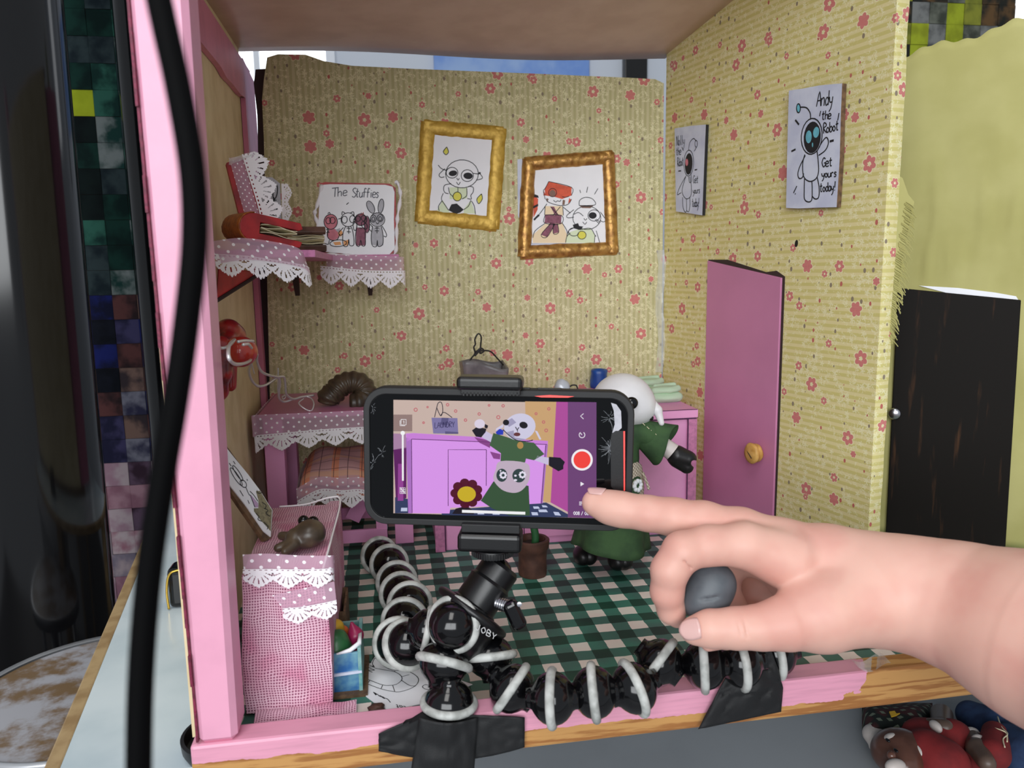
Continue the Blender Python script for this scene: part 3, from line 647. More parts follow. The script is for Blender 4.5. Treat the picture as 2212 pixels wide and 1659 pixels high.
# table, lower grey bench, room shell behind
tl = [az(130, 1659, -1.42), az(330, 1160, -1.42)]; td = (tl[1] - tl[0]).normalized()
p0 = tl[0] + td * ((41.2 - tl[0].y) / td.y); p1 = tl[0] + td * ((100 - tl[0].y) / td.y)
tb = thing('work_table', 'white-topped table with wooden edging under the pink model room', 'table', (20, 70, -75))
b = B(); b.prism([p0, Vector((64, 41.2, -1.42)), Vector((64, 100, -1.42)), p1], (0, 0, -.95)); b.build('tabletop', 'table_white', tb)
sd = Vector((-td.y, td.x, 0)); b = B(); b.prism([p0 + sd * .9, p0, p1, p1 + sd * .9], (0, 0, -.95)); b.build('wooden_edging', 'table_edge', tb, bevel=.12)
for x, y in ((-16, 66), (60, 66), (-22, 97), (60, 97)):
    b = B(); b.box((x, y, -38.7), (3.5, 3.5, 72.6)); b.build('leg', 'table_edge', tb)
be = thing('low_bench', 'grey bench in shadow below the table edge', 'bench', (35, 38, -75))
b = B(); b.box((41, 38, -13), (108, 44, 2)); b.build('bench_top', 'grey_surface', be)
for x in (-9, 90):
    b = B(); b.box((x, 38, -44.5), (4, 40, 61)); b.build('leg', 'grey_surface', be)
st = thing('round_stool', 'round stool with a rusty paint-worn metal top', 'stool', (-26.0, 67.0, -75))
b = B(); b.lathe([(.1, -10.6), (10.0, -10.6), (10.0, -10.0), (.1, -10.0)], (-26.0, 67.0, 0), n=64); b.build('seat', 'stool_top', st)
b = B(); b.lathe([(10.0, -11.2), (10.5, -11.2), (10.6, -9.95), (10.45, -9.7), (10.05, -9.85)], (-26.0, 67.0, 0), n=64, caps=False); b.build('rim', 'stool_rim', st, smooth=True)
for a in (40, 130, 220, 310):
    c, s_ = cos(radians(a)), sin(radians(a)); b = B(); b.tube([(-26.0 + 8 * c, 67.0 + 8 * s_, -10.7), (-26.0 + 10 * c, 67.0 + 10 * s_, -75)], .9, 10); b.build('leg', 'stool_rim', st, smooth=True)
b = B(); b.box((60, 120, -76), (520, 420, 2)); struct(b, 'room_floor', 'room_floor', 'dark floor of the surrounding room')
b = B(); b.box((60, 236, 60), (520, 4, 270)); struct(b, 'wall_room', 'room_wall', 'pale far wall of the surrounding room')
def window(n, x, z, wd, ht):
    b = B(); b.box((x, 233.8, z), (wd, .4, ht)); o = struct(b, 'window_%d' % n, 'sky_pane', 'bright overexposed window behind the model')
    for dx, dz, sx_, sz_ in ((-wd / 2, 0, 2.5, ht + 3), (wd / 2, 0, 2.5, ht + 3), (0, -ht / 2, wd, 2.5), (0, ht / 2, wd, 2.5), (0, 0, 1.6, ht)):
        b = B(); b.box((x + dx, 232.8, z + dz), (sx_, 1.8, sz_)); b.build('frame_bar', 'window_frame', o)
window(1, -32, 75, 40, 70); window(2, 196, 116, 60, 90)
b = B(); b.box((40, 233, 78), (46, 1.6, 30)); lone(b, 'blue_panel', 'blue_panel', 'blue panel glimpsed through the gap above the back wall', 'panel', bevel=.3)
b = B(); b.box((77, 232.5, 80), (7, 3, 60)); lone(b, 'dark_post', 'black_paint', 'dark upright bar glimpsed beside the blue panel', 'bar', bevel=.3)

# black poles and woven magazine-paper screens behind
po1 = thing('stand_pole', 'thick glossy black pole standing behind the rusty stool', 'pole', (-36.9, 84.0, -75))
b = B(); b.lathe([(6.0, .02), (6.1, .4), (6.1, 80), (6.1, 162)], (-36.9, 84.0, -75), (.012, 0, 1), n=48); b.build('tube', 'black_gloss', po1, smooth=True, sharp=40)
b = B(); b.lathe([(6.15, 162), (6.4, 162.2), (6.4, 166), (5.9, 166.4)], (-36.9, 84.0, -75), (.012, 0, 1), n=48); b.build('collar', 'black_plastic', po1, smooth=True, sharp=40)
po2 = thing('stand_pole', 'thinner black pole between the paper screen and the pink post', 'pole', (-28.6, 106, -75))
b = B(); b.lathe([(2.5, -75), (2.5, 20), (2.5, 90)], (-28.6, 106, 0), n=36); b.build('tube', 'black_gloss', po2, smooth=True, sharp=40)
b = B(); b.lathe([(6, -75), (6, -74), (2.6, -73), (2.6, -70)], (-28.6, 106, 0), n=36); b.build('foot', 'black_plastic', po2, smooth=True, sharp=40)
TP = {}
def tm(c1, c2, sc=.35):
    key = (c1, c2)
    if key not in TP:
        c1, c2 = [tuple(v * .82 for v in c) for c in key]; n = 'magazine_%02d' % len(TP); t = mat(n, c1, .7, spec=.08); co = t.cm()
        t.link(t.mix(t.ramp(t.noise(co, sc, 4), .38, .62), lin(c1), lin(c2)), t.bs.inputs['Base Color']); TP[key] = n
    return TP[key]
def screen(label, x0, z0, Y, nx, nz, pw, ph, colour, grp=None):
    th = thing('paper_screen', label, 'screen', (x0 + nx * pw / 2, Y, -75))
    b = B(); b.box((x0 + nx * pw / 2, Y + .4, z0 + nz * ph / 2), (nx * pw, .5, nz * ph)); b.build('backing', 'dark_card', th)
    for s in (0, 1):
        b = B(); b.box((x0 + 2 + s * (nx * pw - 4), Y + 1.2, (z0 + nz * ph / 2 - 75) / 2), (2, 1, z0 + nz * ph / 2 + 75)); b.build('stand', 'dark_card', th)
    for j in range(nz):
        for i in range(nx):
            c = colour(i, nz - 1 - j); k = .08 if (i + j) % 2 else 0
            b = B(); x, z = x0 + (i + .5) * pw, z0 + (j + .5) * ph
            b.box((x, Y - .02 - k, z), (pw * .985, .1, ph * .985), Matrix.Rotation(random.uniform(-.012, .012), 3, 'Y'))
            b.build('paper_tile', c, th)
    return th
random.seed(3)
def colL(i, r):
    if r == 9 and i == 1: return tm((204, 220, 52), (190, 206, 46))
    if r < 17: return tm(*random.choice([((26, 66, 58), (14, 40, 38)), ((20, 34, 34), (12, 22, 24)), ((60, 120, 104), (24, 60, 56)), ((150, 160, 160), (30, 70, 66)), ((30, 44, 52), (60, 76, 80))]))
    if r < 24: return tm(*random.choice([((26, 30, 44), (16, 20, 30)), ((80, 76, 120), (40, 40, 70)), ((54, 40, 44), (112, 70, 70)), ((150, 150, 168), (60, 60, 90)), ((34, 44, 120), (24, 28, 60)), ((150, 120, 110), (70, 60, 66))]))
    return tm(*random.choice([((206, 160, 176), (170, 120, 140)), ((220, 200, 208), (190, 150, 170)), ((176, 66, 70), (214, 170, 176)), ((120, 96, 120), (70, 50, 66)), ((210, 190, 196), (150, 140, 160)), ((190, 130, 150), (232, 214, 220))]))
screen('dark to pink woven magazine-paper screen seen between the two black poles', ay(131, 600, 112).x, ay(200, 1440, 112).z, 112, 7, 33, 3.1, 3.31, colL)
def colR(i, r): return tm(*random.choice([((176, 190, 52), (150, 160, 44)), ((186, 190, 60), (168, 176, 50)), ((44, 46, 42), (110, 84, 56)), ((140, 142, 140), (90, 92, 92)), ((120, 124, 112), (70, 74, 66)), ((150, 154, 60), (110, 116, 50))]))
rx = ay(1930, 50, 116); screen('yellow and grey woven magazine-paper screen above the yellow cloth wall', rx.x, rx.z - 9.5, 116, 7, 7, 3.05, 3.2, colR)
# ------------------------------------------------------------------ pictures on the walls
def slab(parent, name, pl, px, matn, off, th, cv=None, bevel=0, edge=None):
    pts = [pl.at(*(cv(*p) if cv else p), off) for p in px]
    b = B(); n = len(pts); bk = [p - pl.n * th for p in pts]
    b.add(pts + bk, [tuple(range(n))] )
    b.add(pts + bk, [tuple(range(2 * n - 1, n - 1, -1))] + [(i, (i + 1) % n, (i + 1) % n + n, i + n)[::-1] for i in range(n)], m=1 if edge else 0)
    return b.build(name, [matn, edge] if edge else matn, parent, bevel=bevel)
def bar(pl, pts, wd, th, off, cv, seed):            # hand-rolled clay bar
    P = cr([pl.at(*cv(*p), off) for p in pts], 6); N = len(P); b = B()
    rows = []
    for i, p in enumerate(P):
        t_ = (P[min(i + 1, N - 1)] - P[max(i - 1, 0)]).normalized(); sd = pl.n.cross(t_).normalized()
        k = 1 + .14 * noise.noise(Vector((i * .45, seed, 0)))
        k2 = 1 + .25 * noise.noise(Vector((i * .6, seed + 9, 2)))
        rows.append([p + sd * (wd / 2 * k * cos(a)) + pl.n * (th * k2 * max(sin(a), 0) - (.0)) for a in [pi * j / 8 for j in range(9)]])
    vs = [q for r in rows for q in r]; fs = [(i * 9 + j, i * 9 + j + 1, i * 9 + j + 10, i * 9 + j + 9) for i in range(N - 1) for j in range(8)]
    fs += [(i * 9 + 8, i * 9, i * 9 + 9, i * 9 + 17) for i in range(N - 1)] + [tuple(range(9))[::-1], tuple(range((N - 1) * 9, N * 9))]
    b.add(vs, fs); return b
zc = Z(860, 230, .25316)
# flat gold frame
c = [(255, 180), (860, 232), (805, 1000), (205, 940)]
f1 = thing('picture_frame', 'flat yellow-gold clay frame with one big-eyed lamb drawing, tilted on the back wall', 'picture', BW.at(*zc(520, 1000)))
slab(f1, 'paper', BW, [(290, 225), (800, 285), (762, 940), (262, 900)], 'paper', .16, .1, zc)
for i, (a, d) in enumerate(((c[0], c[1]), (c[1], c[2]), (c[2], c[3]), (c[3], c[0]))):
    m_ = [(a[0] + (d[0] - a[0]) * t_, a[1] + (d[1] - a[1]) * t_) for t_ in (-.06, .25, .5, .75, 1.06)]
    bar(BW, m_, 1.55, .34, .04, zc, i * 3.7).build('frame_bar', 'gold', f1, smooth=True, sharp=60)
fill(f1, 'dress_colour', BW, [[(440, 690), (590, 690), (590, 780), (560, 790), (440, 790)], [(330, 890), (380, 800), (430, 880), (440, 912), (335, 900)], [(560, 880), (620, 800), (660, 915), (560, 912)]], 'p_green', .17, zc)
fill(f1, 'yellow_colour', BW, [el(505, 768, 36, 38, n=16), [(415, 345), (430, 388), (408, 412), (386, 385)], [(712, 745), (718, 790), (688, 830), (672, 790)]], 'p_yellow', .175, zc)
fill(f1, 'black_ink', BW, [el(468, 570, 36, 24, -8), el(597, 592, 40, 28, 5), [(430, 885), (455, 835), (500, 828), (560, 880), (530, 905), (490, 918)]], 'ink', .18, zc)
ink(f1, 'ink_lines', BW, [el(545, 575, 140, 120), el(460, 565, 50, 46), el(590, 590, 52, 50), [(410, 545), (370, 530), (342, 500)], [(400, 530), (350, 580), (365, 605), (395, 600)],
    [(680, 580), (700, 560)], [(640, 570), (690, 575), (705, 565)], [(688, 560), (720, 610), (670, 628)], [(500, 610), (512, 628), (522, 612)], [(498, 645), (515, 668), (530, 645)],
    [(455, 660), (400, 670), (388, 705), (400, 735), (430, 745)], [(430, 690), (440, 740), (470, 770)], [(600, 680), (640, 690), (640, 730), (620, 760), (625, 790), (590, 785)], [(585, 695), (585, 760), (545, 790)],
    [(385, 740), (370, 790), (400, 840), (430, 885)], [(620, 800), (600, 850), (560, 880)], [(350, 890), (345, 850), (375, 805)], [(660, 920), (650, 850), (625, 805)], el(505, 768, 36, 38), [(415, 345), (430, 388), (408, 412), (386, 385), (415, 345)], [(712, 745), (718, 790), (688, 830), (672, 790), (712, 745)], [(510, 690), (510, 730)]], 'ink', .185, .075, zc)
# bronze frame
f2 = thing('picture_frame', 'rounded bronze-gold clay frame holding the drawing of two dressed animals', 'picture', BW.at(*zc(1440, 1290)))
slab(f2, 'paper', BW, [(1140, 540), (1778, 492), (1785, 1168), (1140, 1168)], 'paper', .22, .1, zc)
slab(f2, 'under_paper', BW, [(1130, 560), (1775, 530), (1775, 1195), (1125, 1205)], 'paper_blue', .1, .08, zc)
c = [(1115, 490), (1790, 435), (1822, 1210), (1075, 1245)]
for i, (a, d) in enumerate(((c[0], c[1]), (c[1], c[2]), (c[2], c[3]), (c[3], c[0]))):
    m_ = [(a[0] + (d[0] - a[0]) * t_, a[1] + (d[1] - a[1]) * t_) for t_ in (-.05, .25, .5, .75, 1.05)]
    bar(BW, m_, 1.5, .7, .02, zc, 20 + i * 3.1).build('frame_bar', 'bronze', f2, smooth=True, sharp=60)
fill(f2, 'peach_colour', BW, [[(1255, 850), (1400, 850), (1410, 930), (1250, 930)], [(1255, 1000), (1400, 990), (1440, 1090), (1430, 1164), (1150, 1164), (1145, 1100)]], 'p_peach', .225, zc)
fill(f2, 'red_colour', BW, [[(1285, 640), (1480, 690), (1478, 760), (1400, 790), (1330, 770), (1255, 760), (1250, 700)], [(1240, 715), (1262, 760), (1240, 760)], [(1155, 745), (1195, 790), (1190, 880), (1155, 950)], [(1460, 780), (1480, 800), (1450, 830)]], 'p_red', .23, zc)
fill(f2, 'mauve_colour', BW, [[(1255, 925), (1395, 930), (1390, 1000), (1250, 995)], [(1300, 990), (1340, 1000), (1270, 1115), (1220, 1095)], [(1320, 1000), (1360, 1000), (1370, 1075), (1325, 1085)], [(1300, 855), (1330, 855), (1370, 930), (1340, 930)]], 'p_mauve', .235, zc)
fill(f2, 'green_colour', BW, [[(1470, 1070), (1560, 1040), (1640, 1040), (1675, 1090), (1680, 1164), (1425, 1164), (1440, 1100)]], 'p_green', .225, zc)
fill(f2, 'yellow_colour', BW, [el(1568, 1098, 36, 34)], 'p_yellow', .235, zc)
fill(f2, 'brown_colour', BW, [el(1318, 740, 26, 28), [(1265, 780), (1285, 790), (1270, 820)], [(1405, 795), (1425, 800), (1420, 840), (1400, 840)], [(1545, 845), (1675, 840), (1640, 868), (1570, 866)]], 'p_brown', .238, zc)
fill(f2, 'black_ink', BW, [el(1660, 930, 34, 28), [(1490, 1010), (1535, 995), (1545, 1020), (1580, 1025), (1555, 1055), (1500, 1040)], [(1155, 745), (1195, 760), (1200, 780), (1160, 775)], [(1155, 850), (1195, 830), (1195, 850), (1155, 870)], [(1155, 960), (1195, 920), (1210, 930), (1160, 975)]], 'ink', .24, zc)
ink(f2, 'ink_lines', BW, [[(1285, 640), (1480, 690), (1478, 760)], [(1285, 640), (1255, 700), (1240, 720), (1255, 790)], el(1318, 735, 34, 36), [(1260, 790), (1290, 820), (1380, 845), (1450, 835), (1480, 790)], [(1325, 800), (1345, 815), (1360, 805), (1380, 810), (1390, 795)], [(1400, 770), (1430, 775), (1460, 765)],
    [(1255, 850), (1250, 925)], [(1405, 850), (1410, 930)], [(1300, 855), (1370, 930)], [(1385, 855), (1320, 930)], [(1255, 925), (1395, 930), (1390, 1000), (1250, 995), (1255, 925)], [(1300, 1000), (1220, 1095), (1270, 1115), (1340, 1000)], [(1325, 1000), (1325, 1085), (1370, 1075), (1360, 1000)],
    [(1250, 1000), (1170, 1060), (1150, 1120)], [(1400, 995), (1440, 1060), (1440, 1110)], [(1270, 830), (1220, 900), (1165, 970)], [(1410, 860), (1470, 910)], el(1610, 950, 120, 100), [(1545, 845), (1550, 800), (1600, 775), (1660, 790), (1680, 840), (1545, 845)], el(1672, 930, 52, 48), [(1500, 920), (1540, 905), (1580, 935)],
    [(1585, 955), (1598, 970), (1612, 955)], [(1575, 985), (1595, 1005), (1610, 985)], [(1500, 880), (1440, 930), (1450, 950), (1500, 945)], [(1725, 900), (1770, 965), (1750, 985), (1720, 970)], [(1690, 960), (1725, 990)], [(1680, 965), (1715, 1000)], [(1560, 1050), (1640, 1040), (1675, 1090), (1690, 1110)], [(1450, 1090), (1455, 1060), (1500, 1035)], el(1500, 1070, 45, 35, 0, 20, 330), [(1690, 1060), (1720, 1160)], [(1430, 1160), (1440, 1110), (1470, 1080)], [(1675, 1160), (1680, 1100)],
    [(1550, 712), (1558, 738)], [(1618, 685), (1608, 735)], [(1705, 700), (1675, 750)], el(1568, 1098, 36, 34)], 'ink', .245, .07, zc)
cd1 = slab(None, 'paper_slip', BW, [(1018, 450), (1085, 448), (1075, 900), (1030, 950), (1022, 930)], 'paper_blue', .06, .05, zc); tag(cd1, 'white paper slip peeking out behind the bronze frame', 'paper')

# robot posters on the right wall
zr = Z(1380, 180, .22905)
AP = PL(rw(0, 0, .55), RN)
a1 = thing('robot_poster', 'thick card poster of a waving robot with blue eyes on the right wall', 'poster', AP.at(1757, 450))
slab(a1, 'card', AP, [(1415, 68), (1540, 50), (1700, 20), (1918, 0), (1905, 300), (1895, 700), (1865, 1168), (1700, 1172), (1500, 1180), (1388, 1175), (1400, 600)], 'paper_blue', 0, .45, zr, edge='cardboard')
fill(a1, 'visor_colour', AP, [el(1635, 510, 80, 150, 5)], 'ink', .01, zr)
fill(a1, 'blue_colour', AP, [el(1602, 505, 28, 60, 3), el(1672, 462, 28, 52, 8), el(1505, 235, 17, 38), el(1638, 580, 6, 22)], 'p_cyan', .02, zr)
ink(a1, 'ink_lines', AP, [el(1630, 500, 98, 170, 5), el(1505, 235, 18, 42), [(1520, 225), (1580, 230), (1615, 280), (1620, 335)], [(1565, 670), (1545, 760), (1555, 880), (1610, 925), (1670, 900), (1695, 830), (1690, 720), (1680, 640)],
    [(1570, 680), (1520, 780), (1500, 850), (1510, 895), (1540, 890), (1555, 850)], [(1680, 640), (1730, 550), (1770, 510), (1788, 560), (1760, 630), (1695, 680)], [(1562, 900), (1560, 1000), (1562, 1090), (1595, 1118), (1630, 1100), (1635, 1000), (1632, 930)], [(1632, 1060), (1660, 1090), (1695, 1075), (1700, 980), (1680, 880)],
    ([(1475, 345), (1510, 390)], .16), ([(1438, 642), (1478, 622)], .16), ([(1800, 548), (1838, 538)], .18), [(1490, 968), (1458, 1035)], [(1472, 1040), (1478, 1045)]], 'ink', .025, .105, zr)
ink(a1, 'lettering', AP, word('Andy', 1675, 220, (62, -8), (10, -140), .62) + word('the', 1722, 345, (50, -6), (4, -85), .6) + word('Robot', 1738, 475, (50, -12), (0, -95), .58) + word('!', 1862, 385, (50, 0), (10, -100)) + word('Get', 1725, 790, (54, -6), (0, -85), .62) + word('yours', 1722, 890, (50, -4), (0, -75), .58) + word('today!', 1705, 1025, (46, -4), (0, -85), .58) + [[(1715, 260), (1705, 310)]], 'ink', .028, .1, zr)
NP = PL(rw(0, 0, .45), RN)
n1 = thing('robot_poster', 'small card poster of a winking robot with one pink eye near the back corner', 'poster', NP.at(1490, 460))
slab(n1, 'card', NP, [(337, 425), (480, 402), (632, 388), (615, 800), (598, 1245), (470, 1225), (350, 1208)], 'paper_blue', 0, .35, zr, edge='ink')
fill(n1, 'visor_colour', NP, [el(470, 760, 36, 102, 3)], 'ink', .01, zr)
fill(n1, 'pink_colour', NP, [el(452, 745, 13, 34)], 'p_pink', .02, zr)
ink(n1, 'ink_lines', NP, [el(470, 752, 46, 122, 2), el(540, 570, 12, 32), [(468, 630), (480, 560), (515, 520), (540, 545)], [(445, 870), (410, 990), (415, 1050), (450, 1090), (490, 1060), (495, 970), (480, 880)], [(440, 880), (385, 980), (362, 1048), (385, 1040), (400, 1030)], [(475, 830), (490, 850), (495, 920), (478, 935), (468, 880)], [(412, 1075), (415, 1160), (432, 1210), (450, 1200), (448, 1090)], [(450, 1200), (470, 1210), (482, 1150), (480, 1070)],
    ([(372, 828), (398, 825)], .12), ([(526, 818), (550, 812)], .12), [(545, 600), (522, 640)], [(405, 600), (420, 635)]], 'ink', .025, .075, zr)
ink(n1, 'lettering', NP, word('Nolly', 352, 590, (30, -4), (2, -95), .58) + word('the', 352, 680, (26, -4), (0, -75), .6) + word('Robot', 362, 785, (22, -4), (0, -80), .5) + word('Get', 510, 940, (28, 0), (0, -70), .6) + word('yours', 508, 1040, (26, -2), (0, -60), .52) + word('today!', 500, 1165, (24, 0), (0, -80), .5), 'ink', .028, .07, zr)
# ------------------------------------------------------------------ lace and trims
def lace_strip(parent, path, H, sc=1.75, down=(0, 0, -1), bulge=0.0, name='lace_edging', res=34, rows=18, cut=None, twist=None):
    P = cr(path, 10); L = [0]
    for a, d in zip(P, P[1:]): L.append(L[-1] + (d - a).length)
    T = L[-1]; dn = Vector(down)
    def at(s):
        s = max(0, min(T, s))
        for i in range(len(P) - 1):
            if L[i + 1] >= s: return P[i].lerp(P[i + 1], (s - L[i]) / max(1e-6, L[i + 1] - L[i]))
        return P[-1]
    nr = max(4, int(T / sc * res)); cache = [at(T * i / nr) for i in range(nr + 1)]
    side = [(cache[min(i + 1, nr)] - cache[max(i - 1, 0)]).cross(dn).normalized() for i in range(nr + 1)]
    def fn(u, v):
        i = int(round(u * nr)); t_ = v * H
        return cache[i] + dn * t_ + side[i] * (bulge * sin(v * pi * .5) + .06 * sin(u * T * 2.3) * v)
    def keep(u, v):
        x = (u * T / sc) % 1.0; c_ = abs(2 * x - 1)
        edge = .55 + .42 * (1 - c_ ** 1.25) + .05 * abs(sin(7 * pi * x)) - .02
        if v > edge: return False
        if cut and cut(u, v): return False
        if .05 < v < .1 and ((u * T / .3) % 1) < .4: return False
        dx, dy = (x - .5) * sc, (v - .08) * H
        r_, th = sqrt(dx * dx + dy * dy) / H, atan2(dx, dy)
        if .34 < r_ < .72 and v < edge - .13 and abs(th) < 1.35:
            q = (th / .4 + .5) % 1
            if abs(q - .5) < .05 + .3 * (r_ - .34) * (1 if r_ < .6 else .7): return False
        if c_ > .93 and .22 < v < .34: return False
        return True
    b = B(); b.grid(fn, nr, rows, keep=keep); return b.build(name, 'lace', parent)
def tulle_strip(parent, path, H, down=(0, 0, -1), name='dotted_ribbon', solid=0, pw=0.0, matn='tulle'):
    P = cr(path, 8); n = len(P) - 1; dn = Vector(down); L = [0]
    for a, d in zip(P, P[1:]): L.append(L[-1] + (d - a).length)
    b = B(); b.grid(lambda u, v: P[int(round(u * n))] + dn * (v * H) + Vector((0, -.05 * sin(u * 9), 0)) * v * pw, n, 4, lambda u, v: (L[int(round(u * n))], v * H)); return b.build(name, matn, parent, smooth=True)

# ------------------------------------------------------------------ corner shelf and what stands on it
ZS = 27.0; xf = ay(680, 560, 57).x; YF = 54.5; xr_ = ay(862, 570, 77.5).x
sh = thing('corner_shelf', 'corner shelf edged with dotted ribbon and white lace', 'shelf', (wl_x(70), 80, ZS - 4))
b = B(); b.prism([(wl_x(YF) + .1, YF, ZS), (xf, 57.5, ZS), (xf, 77.5, ZS), (xr_, 77.5, ZS), (xr_, YB - .05, ZS), (wl_x(82.9) + .65, YB - .05, ZS)], (0, 0, -.5)); b.build('board', 'pink_card_dark', sh)
fr = [ay(456, 520, YF), ay(520, 517, YF + .3), ay(600, 527, YF + 1.2), ay(650, 536, 56.6)]
b = B(); m0 = [(456, 535), (520, 512), (600, 522), (643, 534), (682, 592), (640, 580), (560, 566), (480, 556)]
tulle_strip(sh, [ay(452, 522, YF - .1), ay(520, 514, YF), ay(590, 522, YF + 1), ay(640, 534, 56.5), ay(656, 548, 57.2)], 1.45, Vector((0.28, -.05, -1)))
lace_strip(sh, [ay(462, 548, YF - .15), ay(530, 552, YF), ay(600, 562, YF + 1), ay(655, 572, 56.6), ay(668, 578, 57.3)], 1.5, 1.85, Vector((.1, -.08, -1)))
tulle_strip(sh, [Vector((xf - .6, 77.4, ZS + .1)), Vector(((xf + xr_) / 2, 77.2, ZS - .1)), Vector((xr_ + .1, 77.3, ZS - .25)), Vector((xr_ + .5, 78.5, ZS - .3))], 1.5)
lace_strip(sh, [Vector((xf - 1.2, 77.2, ZS - 1.0)), Vector(((xf + xr_) / 2, 77.0, ZS - 1.5)), Vector((xr_ + .2, 77.1, ZS - 1.6)), Vector((xr_ + .6, 78.6, ZS - 1.6))], 1.75, 1.9, Vector((0, -.06, -1)))
b = B(); g = [LW.at(470, 574, .9), LW.at(566, 588, .9), LW.at(560, 602, .9), LW.at(520, 628, .9), LW.at(466, 652, .9)]
g2 = [ay(473, 573, YF + 1.5), ay(563, 590, YF + 5.5), ay(468, 650, YF + 1.2)]
b.prism([g2[0], g2[1], g2[2]], (-.25, .9, 0)); b.build('red_bracket', 'red_shade_cloth', sh, bevel=.06)
b = B(); b.tube([g2[2] + Vector((0, -.1, 0)), g2[1] + Vector((0, -.1, 0))], .14, 6); b.build('bracket_edge', 'dark_card', sh)
for px in (637, 798):
    b = B(); p = ay(px, 605, 80); b.prism([p + Vector((-.35, 0, .8)), p + Vector((.35, 0, .8)), p + Vector((.2, 1.4, -1.6)), p + Vector((-.2, 1.4, -1.6))], (0, .8, 0)); b.build('small_bracket', 'dark_card', sh)
# red book cover leaning with lace
zs = Z(430, 270, .22604)
RB = PL(ay(540, 400, 59), Vector((.35, -1, .12)))
rb = thing('leaning_book', 'red book leaning upright, covered in dotted ribbon and lace', 'book', RB.at(*zs(560, 900)))
slab(rb, 'cover', RB, [(258, 365), (285, 352), (420, 300), (560, 640), (640, 900), (650, 930), (400, 915)], 'red_leather', 0, .5, zs, bevel=.08)
q = [RB.at(*zs(*p), .06) for p in ((285, 315), (415, 305), (590, 900), (450, 905))]
b = B(); b.grid(lambda u, v: q[0].lerp(q[1], u).lerp(q[3].lerp(q[2], u), v) + RB.n * (.12 * sin(u * pi)), 8, 16, lambda u, v: (u * 2.0, v * 7.6)); b.build('dotted_ribbon', 'tulle', rb, smooth=True)
lace_strip(rb, [RB.at(*zs(*p), .25) for p in ((408, 280), (470, 480), (540, 700), (600, 930))], 1.75, 1.7, (RB.at(*zs(560, 300)) - RB.at(*zs(415, 330))).normalized())
b = B(); b.grid(lambda u, v: RB.at(*zs(285 + 250 * u, 325 - 80 * u * 1.0 + 60 * v - 20 * u * v), .2 + .1 * v), 6, 3); b.build('clear_wrap', 'clear_tape', rb)
# small bunny card behind
BC = PL(ay(600, 430, 72), Vector((.25, -1, .05)))
bc = thing('drawing_card', 'grey card with a bunny ear drawing and lace edge behind the red book', 'card', BC.at(*zs(720, 960)))
slab(bc, 'card', BC, [(590, 495), (700, 500), (775, 560), (790, 960), (600, 960)], 'p_grey', 0, .3, zs)
ink(bc, 'ink_lines', BC, [el(728, 640, 20, 68, 8), [(690, 710), (740, 720)], [(715, 690), (718, 730)], el(690, 790, 55, 70), [(710, 850), (745, 950)]], 'ink', .02, .09, zs)
lace_strip(bc, [BC.at(*zs(*p), .1) for p in ((785, 560), (790, 700), (792, 850), (800, 980))], .9, 1.6, (BC.at(*zs(850, 700)) - BC.at(*zs(785, 700))).normalized(), res=26, rows=12)
# clay books lying on the shelf
def book(name, label, px_c, Y, sz, ry, rz, cov, pagem, spine=None):
    c_ = ay(*zs(*px_c), Y); R = Matrix.Rotation(rz, 3, 'Z') @ Matrix.Rotation(ry, 3, 'Y')
    th = thing(name, label, 'book', c_ - Vector((0, 0, sz[2] / 2)))
    L_, D_, H_ = sz
    def loop(y):
        pts = []
        for i in range(9): a = pi / 2 + pi * i / 8; pts.append((-L_ / 2 + H_ * .25 + cos(a) * H_ * .5, y, sin(a) * H_ / 2))
        return pts + [(L_ / 2, y, -H_ * .46), (L_ / 2 + .15, y, -H_ * .25), (L_ / 2 - .1, y, -H_ * .22), (-L_ / 2 + H_ * .5, y, -H_ * .2), (-L_ / 2 + H_ * .5, y, H_ * .2), (L_ / 2 - .2, y, H_ * .16), (L_ / 2 + .1, y, H_ * .24), (L_ / 2 - .1, y, H_ * .45)]
    b = B(); A_ = [c_ + R @ Vector(p) for p in loop(-D_ / 2)]; b.prism(A_, R @ Vector((0, D_, 0))); b.build('cover', cov, th, bevel=.05)
    for i in range(4):
        b = B(); z_ = -H_ * .15 + H_ * .1 * i
        b.grid(lambda u, v: c_ + R @ Vector((-L_ / 2 + H_ * .55 + u * (L_ - H_ * .7), -D_ / 2 + .05 + v * (D_ - .1), z_ + .09 * sin(u * 6 + i * 2) + .05 * sin(v * 8 + i))), 10, 6); b.build('page', pagem, th, solid=.04)
    if spine:
        b = B(); b.grid(lambda u, v: c_ + R @ Vector((-L_ / 2 + H_ * .25 - sin(u * pi) * H_ * .53, -D_ / 2 - .02 + v * D_ * .9, cos(u * pi) * H_ * .52)), 10, 10); b.build('ribbed_spine', spine, th, smooth=True, solid=.08)
    return th
book('clay_book', 'red clay book with a ribbed orange spine lying open on the shelf', (625, 1020), 58.2, (4.0, 3.4, 1.9), .16, .55, 'red_leather', 'paper_cream', 'orange_leather')
book('clay_book', 'brown leathery book with crumpled pages beside the red clay book', (1010, 1095), 70, (3.0, 3.2, 2.3), .0, -1.35, 'brown_leather', 'paper_cream')
